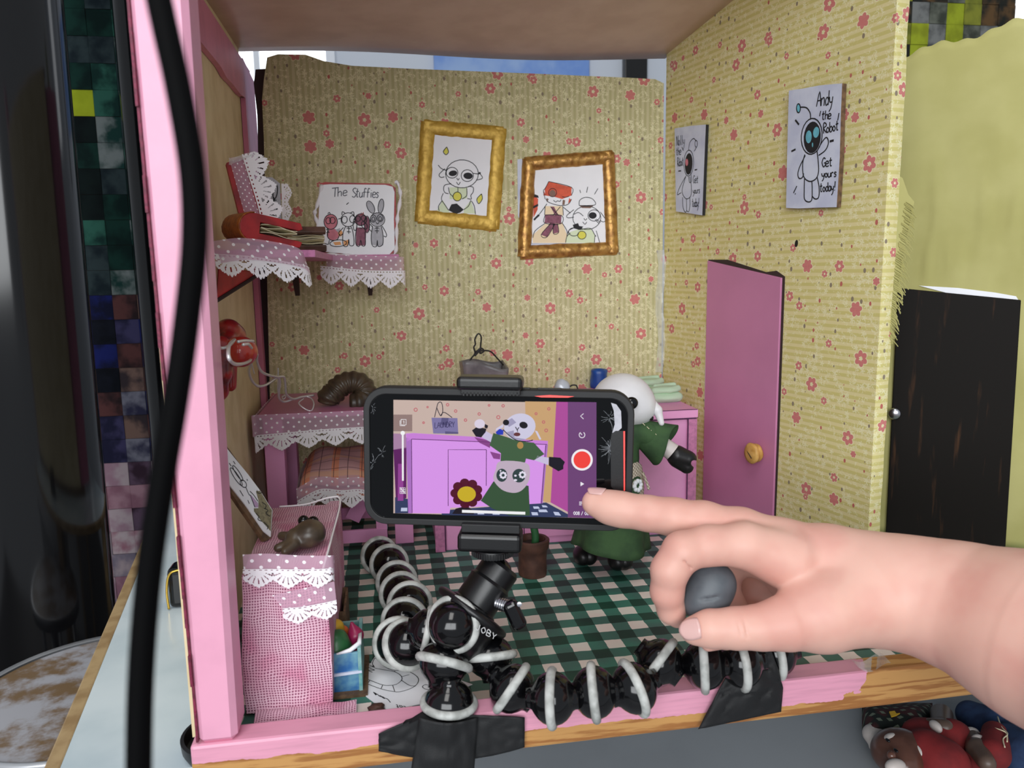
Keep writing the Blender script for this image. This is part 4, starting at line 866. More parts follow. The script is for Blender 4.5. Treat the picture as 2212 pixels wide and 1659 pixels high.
# white title card
SC = PL(ay(770, 480, 78.2), Vector((.05, -1, .1)))
sc_ = thing('title_card', 'white title card with four stuffed toys drawn on it, lace round its edges', 'card', SC.at(*zs(1510, 1255)))
slab(sc_, 'card', SC, [(1180, 572), (1250, 566), (1780, 572), (1850, 590), (1868, 640), (1862, 900), (1870, 1180), (1810, 1248), (1500, 1240), (1150, 1205), (1128, 1150), (1155, 640)], 'paper', .2, .35, zs)
slab(sc_, 'red_backing', SC, [(1160, 560), (1200, 545), (1820, 560), (1880, 600), (1885, 1190), (1820, 1262), (1150, 1225), (1118, 1180)], 'red_leather', 0, .3, zs)
e_ = cr([Vector((x, y, 0)) for x, y in ((1175, 575), (1130, 760), (1105, 850), (1130, 950), (1125, 1100), (1150, 1215), (1300, 1240), (1500, 1250), (1800, 1262), (1880, 1200), (1888, 1000), (1900, 850), (1925, 680), (1900, 560), (1885, 550))], 6)
b = B(); P_ = [SC.at(*zs(p.x, p.y), .12) for p in e_]; b.tube([p + SC.n * .08 * sin(i * 1.9) for i, p in enumerate(P_)], [.16 + .07 * sin(i * 1.3) for i in range(len(P_))], 6); b.build('lace_edging', 'lace', sc_, smooth=True)
fill(sc_, 'pink_colour', SC, [el(1258, 925, 62, 70), el(1280, 1045, 60, 55), ], 'p_pink', .205, zs)
fill(sc_, 'orange_colour', SC, [[(1280, 1120), (1350, 1115), (1360, 1145), (1300, 1150)], [(1380, 1110), (1430, 1095), (1425, 1150), (1385, 1155)], el(1350, 1035, 22, 30)], 'p_orange', .206, zs)
fill(sc_, 'grey_colour', SC, [[(1650, 980), (1750, 975), (1760, 1150), (1700, 1160), (1645, 1140)], el(1705, 900, 65, 65), el(1640, 785, 28, 55, -25), el(1738, 775, 22, 62, 8), [(1300, 1000), (1350, 985), (1340, 1035)]], 'p_grey', .206, zs)
fill(sc_, 'rose_colour', SC, [el(1545, 905, 55, 55), [(1500, 980), (1600, 980), (1590, 1150), (1500, 1155)], el(1605, 950, 22, 75)], 'p_mauve', .206, zs)
fill(sc_, 'crest_colour', SC, [[(1540, 860), (1550, 832), (1558, 848), (1570, 830), (1578, 860)]], 'red_leather', .208, zs)
ST = [el(1258, 925, 64, 72), el(1235, 915, 24, 30), el(1275, 912, 26, 30), [(1240, 1000), (1225, 1060), (1260, 1100), (1320, 1095), (1345, 1040)], [(1225, 980), (1230, 1060)], [(1215, 1000), (1245, 995)], [(1215, 1030), (1248, 1025)], [(1230, 850), (1245, 835), (1255, 855)], [(1245, 1100), (1235, 1140), (1200, 1130)], el(1330, 1130, 80, 32, -4),
      el(1425, 905, 68, 66), el(1390, 905, 26, 34), el(1465, 900, 26, 34), [(1365, 860), (1370, 828), (1400, 848)], [(1440, 845), (1475, 830), (1482, 870)], [(1400, 970), (1375, 1040), (1378, 1150), (1420, 1155), (1430, 1090), (1440, 1150), (1480, 1140), (1470, 1020), (1450, 970)], [(1380, 980), (1335, 1030), (1350, 1055), (1375, 1040)], [(1410, 985), (1450, 990)], [(1412, 1020), (1450, 1022)], [(1430, 970), (1430, 1040)], [(1330, 900), (1360, 890)],
      el(1545, 905, 58, 56), el(1520, 895, 22, 26), el(1572, 890, 22, 26), el(1605, 950, 26, 80), el(1490, 950, 18, 60), [(1510, 960), (1495, 1060), (1500, 1140), (1530, 1160), (1545, 1100), (1560, 1155), (1590, 1140), (1585, 1020)], el(1580, 960, 24, 40, -30), [(1530, 960), (1560, 962)], [(1530, 985), (1560, 988)],
      el(1705, 905, 70, 66), el(1665, 895, 28, 34), el(1730, 890, 28, 34), el(1665, 898, 14, 20), el(1730, 895, 14, 20), el(1640, 785, 32, 62, -25), el(1738, 775, 26, 68, 8), [(1660, 965), (1645, 1060), (1655, 1150), (1695, 1160), (1703, 1100), (1712, 1160), (1755, 1140), (1758, 1050), (1740, 965)], [(1750, 965), (1790, 1040), (1785, 1070), (1765, 1060)], [(1655, 975), (1635, 950), (1625, 990), (1650, 1020)], [(1680, 985), (1720, 985)], [(1680, 1010), (1720, 1012)], [(1700, 970), (1700, 1035)], [(1690, 930), (1705, 945), (1720, 930)], [(1408, 760), (1430, 742)]]
ink(sc_, 'ink_lines', SC, ST, 'ink', .212, .075, zs)
ink(sc_, 'lettering', SC, word('The', 1268, 690, (72, -8), (2, -85), .72) + word('Stuffies', 1460, 690, (56, 1), (6, -88), .6), 'pencil', .214, .085, zs)

# ------------------------------------------------------------------ left wall: red clay toy with a wire figure
zt = Z(440, 640, .23508)
def LP(x, y, off): return LW.at(*zt(x, y), off)
rt_ = thing('clay_toy', 'red clay toy bound with silver wire hanging on the left wall', 'toy', LP(170, 880, .3))
soft_obj('body', [cap(LP(225, 330, .8), LP(265, 365, 1.0), .95, .95), cap(LP(300, 330, .9), LP(350, 420, 1.3), .55, .5), cap(LP(150, 450, .7), LP(165, 700, .7), .6, .7), cap(LP(160, 600, .7), LP(160, 880, .5), .65, .45), cap(LP(165, 880, .5), LP(150, 960, .4), .42, .15), cap(LP(235, 640, .8), LP(245, 820, .8), .55, .42), cap(LP(230, 400, .9), LP(170, 470, .8), .6, .6)], 'red_clay', rt_, .09, .35)
soft_obj('snout', [ell(LP(335, 510, 1.9), (1.15, 1.15, 1.05))], 'red_orange_clay', rt_, .09, .3)
def wire(parent, name, pts, offs, r=.1, cv=zt, m='silver_wire', pl=LW):
    P = cr([pl.at(*cv(*p), o) for p, o in zip(pts, offs)], 6); b = B(); b.tube(P, r, 6); return b.build(name, m, parent, smooth=True)
wire(rt_, 'wire_wrap', [(100, 300), (125, 380), (100, 440), (150, 475), (225, 460), (285, 400)], [.4, .8, .9, 1.6, 2.0, 2.1])
wire(rt_, 'wire_wrap', [(285, 400), (235, 450), (230, 560), (280, 620), (360, 620), (420, 595), (440, 570)], [2.3, 2.8, 3.1, 3.1, 3.1, 2.8, 2.4])
wire(rt_, 'wire_end', [(315, 418), (380, 408), (455, 412)], [2.6, 2.9, 3.2]); wire(rt_, 'wire_end', [(360, 445), (410, 440), (440, 475)], [2.9, 3.1, 3.0])
wf = thing('wire_figure', 'bare silver wire figure dangling from the red clay toy down to the desk', 'wire figure', az(*zt(940, 1045), 13.2))
def wp(x, y, Y): return ay(*zt(x, y), Y)
def wire3(name, pts, r=.11):
    b = B(); b.tube(cr([wp(*p) for p in pts], 6), r, 6); return b.build(name, 'silver_wire', wf, smooth=True)
wire3('body_wire', [(395, 605, 58), (440, 590, 58.5), (470, 550, 59), (490, 535, 59), (490, 600, 60), (530, 690, 62), (600, 725, 64), (680, 740, 66), (735, 740, 67), (748, 790, 68), (755, 880, 69), (775, 920, 70), (830, 945, 71), (900, 925, 72), (1010, 910, 73)])
wire3('limb_wire', [(440, 600, 58), (415, 680, 59.5), (440, 770, 61.5), (500, 825, 63), (580, 810, 64.5), (660, 755, 66), (690, 750, 66.5), (700, 800, 67.5), (690, 880, 68.5), (695, 940, 69.5), (740, 970, 70.5), (820, 945, 71)])
wire3('limb_wire', [(683, 660, 66), (684, 740, 66.5), (680, 860, 68), (690, 900, 69)], .06); wire3('limb_wire', [(435, 590, 58), (450, 660, 59), (465, 710, 59.5)], .05)
wire3('foot_wire', [(945, 920, 72.3), (990, 940, 72.2), (1012, 990, 71.6), (990, 1050, 71.2), (940, 1040, 71.2), (890, 1005, 71.3), (875, 975, 71.6), (920, 940, 72.2)], .07)
wire3('twist', [(725, 925, 70), (745, 905, 70.3), (750, 930, 70), (730, 945, 69.8), (720, 920, 70.2), (750, 915, 70)], .05)

# ------------------------------------------------------------------ desk
ZD = 12.9; YD0 = 70.2
xl0 = ay(556, 890, YD0).x; xr0 = ay(885, 890, 69.5).x
dk = thing('desk', 'pink desk against the back wall with dotted ribbon and lace hem', 'desk', ((xl0 + xr0) / 2, 76, 0))
b = B(); b.box(((xl0 + xr0) / 2, (YD0 + 82) / 2, ZD - .25), (xr0 - xl0, 82 - YD0, .5)); b.build('top', 'door_pink', dk, bevel=.08)
for x, y in ((xl0 + 1.2, YD0 + 1), (xr0 - .9, YD0 - .2 + .9), (xl0 + 1.2, 80.5), (xr0 - 1, 80.5)):
    b = B(); b.box((x, y, (ZD - .5) / 2), (1.7, 1.5, ZD - .5)); b.build('leg', 'pink_card', dk, bevel=.06)
tulle_strip(dk, [Vector((xl0 - .1, 82, ZD + .08)), Vector((xl0 - .15, YD0 + .2, ZD + .08)), Vector((xl0 + .2, YD0 - .12, ZD + .05)), Vector((-4, YD0 - .15, ZD)), Vector((xr0, YD0 - .15, ZD))], 1.9)
lace_strip(dk, [Vector((xl0 - .2, 80, ZD - 1.7)), Vector((xl0 - .2, YD0 + .3, ZD - 1.8)), Vector((xl0 + .3, YD0 - .2, ZD - 1.75)), Vector((-5, YD0 - .25, ZD - 1.5)), Vector((xr0, YD0 - .25, ZD - 1.5))], 1.6, 2.35)
# coiled clay worm
def DP(x, y, z): return az(*zt(x, y), z)
ww = thing('clay_worm', 'brown ribbed clay worm arching over the desk top', 'clay toy', DP(1290, 1010, ZD))
wy = 73.5
ctr = cr([wp(1135, 985, wy), wp(1150, 930, wy), wp(1200, 885, wy + .2), wp(1250, 830, wy + .4), wp(1330, 795, wy + .6), wp(1420, 800, wy + .6), wp(1480, 860, wy + .4), wp(1480, 930, wy), wp(1420, 975, wy - .5), wp(1340, 980, wy - .6)], 7)
b = B(); n_ = len(ctr); b.tube(ctr, [1.12 * (.72 + .28 * min(1, 5 * (1 - abs(2 * i / (n_ - 1) - 1)))) * (.86 + .16 * abs(sin(i * .75))) for i in range(n_)], 16); b.build('body', 'brown_clay', ww, smooth=True)

# ------------------------------------------------------------------ cushioned stool at the desk
c0, c1 = az(722, 1180, 0), az(838, 1172, 0)
cx0, cx1, cy0 = c0.x - .6, c1.x, 69.3
ZC = 5.1
stl = thing('cushioned_seat', 'pink card seat with a plaid lace-trimmed cushion tucked under the desk', 'seat', ((cx0 + cx1) / 2, cy0 + 4, 0))
for x in (cx0 + .6, cx1 - .5):
    for y in (cy0 + .5, cy0 + 7):
        b = B(); b.box((x, y, ZC / 2), (1.0, .8, ZC)); b.build('leg', 'pink_card', stl, bevel=.05)
for y in (cy0 + .2, cy0 + 7.2):
    b = B(); b.box(((cx0 + cx1) / 2, y, 1.3), (cx1 - cx0, .35, 1.2)); b.build('stretcher', 'pink_card', stl, bevel=.04)
b = B(); b.box(((cx0 + cx1) / 2, cy0 + 3.8, 2.7), (1.4, .4, 2.2), Matrix.Rotation(.5, 3, 'Y')); b.build('brace', 'pink_card', stl)
b = B(); b.box(((cx0 + cx1) / 2 - .6, cy0 + 3.8, ZC + .2), (cx1 - cx0 + .6, 8, .4)); b.build('seat_board', 'pink_card_dark', stl)
CP = [ay(648, 1022, 70), ay(845, 1075, 68.5)]
def cush(u, v):
    x = CP[0].x - .2 + (cx1 - CP[0].x + .3) * u; y = 68.4 + 9.5 * v
    e = (1 - (2 * u - 1) ** 4) * (1 - (2 * v - 1) ** 4)
    return Vector((x, y + .3 * sin(u * 5), ZC + .55 + 2.2 * e ** .5 + .9 * u * 0 + .8 * v - .9 * u * (1 - v) * .6 + .12 * sin(u * 11 + v * 7)))
b = B(); b.grid(cush, 26, 22, lambda u, v: (u * 9, v * 9.5)); b.grid(lambda u, v: cush(1 - u, v) * 1 + Vector((0, 0, -(.25 + 2.4 * ((1 - (2 * u - 1) ** 4) * (1 - (2 * v - 1) ** 4)) ** .5))), 26, 22, lambda u, v: (u * 9, v * 9.5)); b.build('cushion', 'plaid', stl, smooth=True)
fpts = [cush(u, .03) + Vector((0, -.25, .25)) for u in (0, .25, .5, .75, 1)]
tulle_strip(stl, [p + Vector((0, -.1, .5)) for p in fpts], 1.3); lace_strip(stl, [p + Vector((0, -.15, -.6)) for p in fpts], 1.7, 2.0)
sp_ = [cush(.02, v) + Vector((-.2, 0, .1)) for v in (1, .6, .3, .02)]
lace_strip(stl, sp_, 1.6, 2.0)

# ------------------------------------------------------------------ cloth-covered chest in the front left corner
F0, F1 = az(537, 1542, 0), az(708, 1528, 0); hz = 8.55
xa, xb = F0.x + .1, F1.x + .1; ya = 43.4; yb_ = 56.0
ch = thing('covered_chest', 'tall chest draped in pink woven gauze with lace across its front', 'chest', ((xa + xb) / 2, ya + 3, 0))
def side_wob(u, v): return .12 * sin(v * 6 + 1) * sin(u * pi)
def front(u, v):
    x = xa + (xb - xa) * u; k = 1 - .1 * abs(2 * u - 1) ** 3
    z = .25 + (hz - .25) * v
    x += (-.12 * sin(v * 5.0) if u < .5 else .22 * sin(v * 2.6 + .4)) * abs(2 * u - 1) + .25 * (u - .5) * (1 - v)
    return Vector((x, ya - .15 * sin(u * pi) + .08 * noise.noise(Vector((u * 3, v * 5, 2))) - .2 * (1 - v), z))
def topf(u, v):
    e = front(u, 1); return Vector((e.x + .35 * v * (u + .0) , ya + (yb_ - ya) * v, hz + .12 * sin(u * 5 + v * 3) * sin(v * pi) + (.25 * v if u > .8 else 0)))
b = B(); b.grid(front, 14, 22, lambda u, v: (u * 5, v * 8.3)); b.grid(topf, 14, 26, lambda u, v: (u * 5, 8.3 + v * 12.6))
b.grid(lambda u, v: Vector((front(1, v).x + .35 * u * v, ya + (yb_ - ya) * u, front(1, v).z)), 20, 20, lambda u, v: (5 + u * 12, v * 8.3))
b.grid(lambda u, v: Vector((front(0, v).x, yb_ - (yb_ - ya) * u, front(0, v).z)), 20, 20, lambda u, v: (-12 + u * 12, v * 8.3))
b.build('gauze_cover', 'gauze', ch, smooth=True, sharp=60)
b = B(); b.box(((xa + xb) / 2, (ya + yb_) / 2 + .3, hz / 2), (xb - xa - .5, yb_ - ya - .6, hz - .3)); b.build('box', 'pink_card_dark', ch)
b = B(); b.grid(lambda u, v: Vector((xa + .4 + (xb - xa + 1.2) * u, ya - .3 - .9 * v + .06 * sin(u * 20), .45 - .35 * v + .22 * abs(sin(u * 7)) * sin(v * pi))), 26, 8, lambda u, v: (u * 6, v * 1.5)); b.build('hem_fold', 'gauze', ch, smooth=True)
fx = lambda px, py, o=.0: ay(px, py, ya - .3 - o)
tulle_strip(ch, [fx(524, 1198), fx(580, 1196), fx(650, 1200), fx(712, 1200), fx(722, 1198, -.6)], 1.05)
lace_strip(ch, [fx(524, 1230, .12), fx(580, 1229, .14), fx(650, 1230, .14), fx(712, 1228, .12), fx(722, 1226, -.6)], 1.15, 1.62, res=44, rows=24)
q = [fx(588, 1286, .05), fx(722, 1256, .05), fx(727, 1303, .05), fx(612, 1316, .05)]
b = B(); b.grid(lambda u, v: q[0].lerp(q[1], u).lerp(q[3].lerp(q[2], u), v), 12, 5, lambda u, v: (u * 3.6, v * 1.2)); b.build('dotted_ribbon', 'tulle', ch)
lace_strip(ch, [fx(610, 1314, .14), fx(650, 1311, .14), fx(690, 1304, .14), fx(727, 1296, .1)], 1.05, 1.62, res=44, rows=24)
b = B(); b.tube(cr([topf(1, 0) + Vector((.05, 0, .02)), topf(1, .4) + Vector((.08, 0, .02)), topf(1, .97) + Vector((.05, 0, .1)), topf(.85, 1) + Vector((0, .1, .25)), topf(.5, 1) + Vector((0, .1, .1)), topf(.1, 1) + Vector((0, .1, .05))], 8), .07, 6); b.build('clear_hem', 'tulle', ch, smooth=True)
# drawing leaning on chest
zq = Z(440, 920, .217)
base = [az(*zq(600, 1160), hz + .25), az(*zq(668, 1110), hz + .25)]
DC = PL(az(*zq(620, 1140), hz + .2), Vector((.93, -.62, .42)))
dc = thing('drawing_card', 'cardboard-backed bunny drawing leaning on the left wall above the chest', 'card', base[0])
cq = [(205, 190), (300, 310), (440, 480), (560, 640), (685, 840), (668, 1105), (600, 1050), (420, 790), (225, 545), (200, 380)]
slab(dc, 'paper', DC, cq, 'paper', .08, .08, zq)
slab(dc, 'cardboard', DC, [(198, 170), (215, 180), (690, 835), (672, 1115), (610, 1150), (590, 1120), (400, 850), (228, 600)], 'cardboard', 0, .3, zq)
fill(dc, 'grass_colour', DC, [[(520, 650), (560, 645), (680, 840), (668, 1050), (560, 930), (500, 850), (500, 820), (545, 820), (545, 740)]], 'p_khaki', .09, zq); fill(dc, 'dress_colour', DC, [[(465, 680), (540, 770), (545, 810), (510, 810)]], 'p_lilac', .095, zq)
ink(dc, 'ink_lines', DC, [el(325, 505, 22, 105, -33), el(340, 470, 18, 90, -33), el(395, 575, 26, 42, -35), [(420, 610), (450, 680), (465, 690)], [(460, 650), (500, 690), (540, 750)], [(240, 450), (235, 470)], [(255, 370), (275, 400)], [(295, 350), (315, 380)], [(430, 530), (438, 545)], [(360, 640), (395, 700)], [(440, 740), (455, 775)], [(465, 690), (510, 810)], [(530, 640), (545, 670), (580, 665)], [(520, 870), (550, 900), (540, 930), (580, 950)], [(600, 820), (640, 840), (620, 870), (660, 900)], [(580, 760), (620, 790), (610, 830)], [(600, 960), (640, 1000), (630, 1030)]], 'ink', .1, .05, zq)
# teddy lying on chest
def TPt(x, y, z): return az(*zq(x, y), hz + .2 + z)
td_ = thing('clay_bear', 'small brown clay bear with round black ears lying on the gauze chest', 'toy', TPt(950, 1150, 0))
soft_obj('body', [ell(TPt(1060, 1070, .75), (.95, 1.05, .85)), cap(TPt(990, 1100, .65), TPt(920, 1120, .6), .72, .66), cap(TPt(860, 1100, .5), TPt(780, 1095, .4), .3, .28), cap(TPt(870, 1170, .45), TPt(740, 1215, .3), .36, .26), cap(TPt(900, 1190, .4), TPt(810, 1250, .25), .34, .24), cap(TPt(1010, 1170, .4), TPt(1060, 1175, .35), .25, .22)], 'brown_clay', td_, .07, .22)
for (x, y, z, r) in ((995, 915, .75, .36), (1090, 925, .75, .37), (1025, 945, .85, .22)):
    b = B(); b.ball(TPt(x, y + 30, z + .15), (r, r * .9, r)); b.build('ear' if r > .3 else 'nose', 'black_gloss', td_, smooth=True)

# ------------------------------------------------------------------ toy box and paper behind
zx = Z(480, 1170, .2351)
tx = thing('toy_box', 'teal and blue painted card box beside the gauze chest', 'box', az(*zx(1130, 1400), 0))
p = [az(*zx(945, 1415), .05), az(*zx(1285, 1400), .05)]; x0, x1, y0 = p[0].x - .8, p[1].x, p[0].y
b = B(); b.box(((x0 + x1) / 2, y0 + .1, 1.35), (x1 - x0, .22, 2.6)); b.build('front', 'blue_paint', tx, bevel=.03)
b = B(); b.box((x1 - .05, y0 + 2, 1.5), (.22, 4.2, 2.9)); b.build('side', 'teal_paint', tx, bevel=.03)
b = B(); b.box((x0, y0 + 2, 1.4), (.2, 4.2, 2.7)); b.build('side', 'teal_paint', tx); b = B(); b.box(((x0 + x1) / 2, y0 + 4.1, 1.4), (x1 - x0, .2, 2.7)); b.build('back', 'teal_paint', tx)
b = B(); b.box(((x0 + x1) / 2 + .1, y0 + 1.9, .1), (x1 - x0 + .5, 4.8, .2)); b.build('base', 'cardboard', tx)
b = B(); b.box(((x0 + x1) / 2, y0 - .06, 1.35), (x1 - x0 + .1, .14, .16), Matrix.Rotation(-.05, 3, 'Y')); b.build('torn_ridge', 'paper_blue', tx)
b = B(); b.tube([(x1 - 1.4, y0, 2.65), (x1 - .6, y0 + .05, 2.8), (x1 - .05, y0 + .3, 3.05), (x1, y0 + 1.2, 3.2)], [.06, .14, .16, .1], 6); b.build('torn_paper', 'paper', tx, smooth=True)
g = lambda x, y, Y: ay(*zx(x, y), Y)
def lump(name, label, prims, m, grp=None):
    c_ = Vector(prims[0][1]); t_ = thing(name, label, 'toy', c_ - Vector((0, 0, 1)), grp); soft_obj('body', prims, m, t_, .08, .3); return t_
lump('clay_toy', 'green clay lump poking out of the painted box', [cap(g(1060, 1010, y0 + 1.4), g(1050, 930, y0 + 1.4), .95, .8), cap(g(1060, 930, y0 + 1.4), g(1090, 850, y0 + 1.5), .6, .2), cap(g(1050, 1010, y0 + 1.4), g(1050, 1180, y0 + 1.4), .9, .7)], 'green_clay')
lump('clay_toy', 'yellow clay piece behind the green lump in the box', [cap(g(1040, 790, y0 + 2.8), g(1060, 850, y0 + 2.8), .55, .5), cap(g(1040, 850, y0 + 2.8), g(1040, 1000, y0 + 2.8), .5, .5)], 'yellow_clay')
lump('clay_toy', 'magenta clay fish shape standing in the painted box', [cap(g(1190, 750, y0 + 2.4), g(1225, 860, y0 + 2.2), .12, .45), cap(g(1225, 860, y0 + 2.2), g(1200, 980, y0 + 2.0), .45, .3), cap(g(1200, 980, y0 + 2), g(1180, 1100, y0 + 1.9), .3, .3)], 'magenta_clay')
lump('clay_toy', 'orange clay bit wedged beside the yellow piece', [cap(g(1110, 820, y0 + 3), g(1120, 860, y0 + 3), .35, .3), cap(g(1115, 850, y0 + 3), g(1110, 1000, y0 + 3), .3, .3)], 'orange_clay')
bx_ = thing('card_box', 'small black-lined cardboard box behind the toy box', 'box', Vector((xb + 1.2, 51, 0)))
b = B(); q0, q1 = az(*zx(1000, 660), 3.0), az(*zx(1125, 620), 3.0)
for (cx_, cy_, sx_, sy_) in (((q0.x + q1.x) / 2, q0.y, q1.x - q0.x, .15), (q1.x, q0.y + 2, .15, 4), (q0.x, q0.y + 2, .15, 4), ((q0.x + q1.x) / 2, q0.y + 4, q1.x - q0.x, .15)):
    b = B(); b.box((cx_, cy_, 1.55), (sx_, sy_, 3.0)); b.build('side', 'cardboard', bx_)
b = B(); b.box(((q0.x + q1.x) / 2, q0.y + 2, .5), (q1.x - q0.x - .2, 3.8, .8)); b.build('dark_lining', 'black_rubber', bx_)
b = B(); PC = PL(ay(*zx(1030, 300), 55.5), (0, -1, .1)); cpx = [(985, 130), (1058, 122), (1068, 300), (1060, 480), (1050, 800), (985, 800)]
b.prism([PC.at(*zx(*p)) for p in cpx], (0, .12, 0)); lone(b, 'cream_card', 'paper_cream', 'cream card strip standing behind the gauze chest', 'card')
# drawing sheet on the floor
pz = [(1320, 1170), (1400, 1040), (1500, 1010), (1960, 1160), (2260, 1320), (1900, 1480), (1520, 1540), (1420, 1490), (1330, 1420)]
FP2 = PL((0, 50, .06), (0, 0, 1))
fd = thing('floor_drawing', 'white sheet with an ink drawing lying on the gingham floor', 'paper', FP2.at(*zx(1650, 1300)))
slab(fd, 'sheet', FP2, [(1318, 1180), (1420, 1032), (1560, 1060), (2300, 1310), (1880, 1480), (1520, 1545), (1400, 1480), (1320, 1420)], 'paper', 0, .04, zx)
ink(fd, 'ink_lines', FP2, [[(1385, 1130), (1400, 1160), (1500, 1180), (1580, 1195), (1640, 1230), (1650, 1270), (1600, 1310), (1540, 1320), (1470, 1315), (1350, 1270), (1325, 1262)], [(1480, 1140), (1560, 1180), (1700, 1190), (1790, 1240), (1800, 1290), (1750, 1340), (1640, 1378), (1560, 1375), (1450, 1350), (1330, 1305)], [(1358, 1272), (1338, 1300)], [(1475, 1315), (1460, 1350)], [(1565, 1318), (1585, 1375)], [(1642, 1270), (1720, 1320), (1780, 1325)], [(1650, 1240), (1720, 1222)], [(1590, 1195), (1580, 1190)], [(1400, 1070), (1380, 1120), (1400, 1150)], [(1400, 1070), (1440, 1080)],
    [(1930, 1360), (1870, 1355), (1840, 1335), (1860, 1315), (1900, 1320)]], 'ink', .015, .045, zx)
ink(fd, 'lettering', FP2, word('Land', 1525, 1450, (-52, -26), (26, 30), .7) + word('Cat', 1690, 1515, (-50, -10), (10, 30), .7) + [[(1330, 1090), (1370, 1110), (1320, 1120), (1390, 1150), (1330, 1150), (1400, 1180), (1340, 1180), (1380, 1200)]], 'ink', .015, .05, zx)
b = B(); b.ball(az(*zx(1425, 1525), .2), (.5, .35, .22), wob=.5); lone(b, 'clay_crumb', 'terracotta', 'tiny brown clay crumb by the sill', 'crumb', smooth=True)
# ------------------------------------------------------------------ pink cabinet along the back
ZK = 12.1; KY = 67.3; kx0 = az(940, 1187, 0).x; kx1 = ay(1503, 960, KY).x
cb = thing('cabinet', 'long low pink card cabinet standing behind the phone', 'cabinet', ((kx0 + kx1) / 2, 75, 0))
b = B(); b.box(((kx0 + kx1) / 2, (KY + 82) / 2 + .1, (ZK - .8) / 2), (kx1 - kx0 - .3, 82 - KY - .2, ZK - .8)); b.build('body', 'pink_card', cb, bevel=.05)
b = B(); b.box(((kx0 + kx1) / 2, (KY + 82) / 2 - .1, ZK - .4), (kx1 - kx0 + .2, 82 - KY + .2, .8)); b.build('top', 'pink_card', cb, bevel=.06)
for x in (kx0 + .45, kx1 - .4):
    b = B(); b.box((x, KY + .0, (ZK - .9) / 2), (.9, .3, ZK - .9)); b.build('stile', 'pink_card_dark', cb, bevel=.04)
dx0, dx1 = kx0 + 8.2, kx0 + 15.5
b = B(); b.box(((dx0 + dx1) / 2, KY + .08, 4.9), (dx1 - dx0, .2, 8.4)); dr = b.build('door', 'pink_card', cb, bevel=.04)
b = B(); b.ball((dx1 - .7, KY - .2, 5), .25); b.build('knob', 'pink_card_dark', dr, smooth=True)
b = B()
b.tube([(kx0 + .1, KY - .16, ZK - .85), (kx1 - .05, KY - .16, ZK - .85)], .07, 5); b.tube([(kx1 - .86, KY - .14, ZK - .9), (kx1 - .86, KY - .14, .1)], .06, 5); b.tube([(kx0 + .92, KY - .14, ZK - .9), (kx0 + .92, KY - .14, .1)], .06, 5)
b.tube([(kx1, KY - .25, ZK + .0), (kx0 + 18, KY - .25, ZK)], .035, 5); b.tube([(dx0, KY - .04, 9.1), (dx1, KY - .04, 9.1)], .06, 5); b.tube([(dx0, KY - .04, 9.1), (dx0, KY - .04, .7)], .05, 5)
b.build('ink_outline', 'ink_violet', cb)

# things on the cabinet
lb = thing('laundry_bag', 'grey tape laundry bag with a twisted black wire handle', 'bag', Vector(ay(1048, 850, 76).to_tuple()[:2] + (ZK,)))
BY = 76.0; BT = ay(1048, 788, BY).z; bx0, bx1 = ay(1000, 800, BY).x, ay(1097, 800, BY).x
b = B()
def bagf(y0_, y1_, flip):
    def f(u, v):
        x = bx0 + .5 * (1 - v) + (bx1 - bx0 - 1.0 * (1 - v)) * u; z = ZK + .05 + (BT - ZK + (.5 * sin(u * 4 + 1) if not flip else .2 * sin(u * 6))) * v
        return Vector((x, y0_ + (y1_ - y0_) * v + .12 * sin(u * 9 + v * 4), z))
    return f
b.grid(bagf(BY, BY - .4, 0), 14, 10); b.grid(bagf(BY + 3, BY + 3.4, 1), 14, 10)
b.grid(lambda u, v: bagf(BY, BY - .4, 0)(0, v).lerp(bagf(BY + 3, BY + 3.4, 1)(0, v), u), 5, 10); b.grid(lambda u, v: bagf(BY, BY - .4, 0)(1, v).lerp(bagf(BY + 3, BY + 3.4, 1)(1, v), u), 5, 10)
b.box(((bx0 + bx1) / 2, BY + 1.5, ZK + .1), (bx1 - bx0 - 1, 3, .1)); b.build('bag_body', 'grey_tape', lb, smooth=True, solid=.12)
LB = PL((0, BY - .3, 0), (0, -1, 0))
ink(lb, 'lettering', PL((0, BY - .32, 0), (0, -1, 0)), word('LAUNDRY', 1012, 838, (14, 2), (0, -26), .75), 'ink', .02, .1)
hp = lambda x, y, Y=BY + .3: ay(760 + x * .36166, 700 + y * .36166, Y)
b = B(); b.tube(cr([hp(695, 245), hp(710, 210), hp(735, 175), hp(728, 140), (hp(738, 120)), hp(735, 90), hp(755, 58), hp(772, 75), hp(770, 120), hp(765, 150), hp(745, 170), hp(735, 190), hp(760, 165), hp(790, 158), hp(830, 165), hp(860, 195), hp(905, 245)], 5), .085, 6); b.tube(cr([hp(728, 140), hp(740, 165), hp(770, 145), hp(790, 160), hp(765, 175), hp(775, 140)], 5), .09, 6); b.build('wire_handle', 'black_wire', lb, smooth=True)
bp = thing('clay_pot', 'small blue clay pot on the cabinet beside the puppet head', 'pot', Vector(ay(1293, 838, 79.3).to_tuple()))
c_ = az(1293, 838, ZK); b = B(); b.lathe([(.1, 0), (.85, .02), (.95, .3), (.98, .9), (.92, 1.6), (.96, 1.95), (.85, 2.1), (.6, 2.05), (.55, 1.7), (.05, 1.6)], c_, (.03, 0, 1), wob=.05); b.build('body', 'blue_clay', bp, smooth=True)
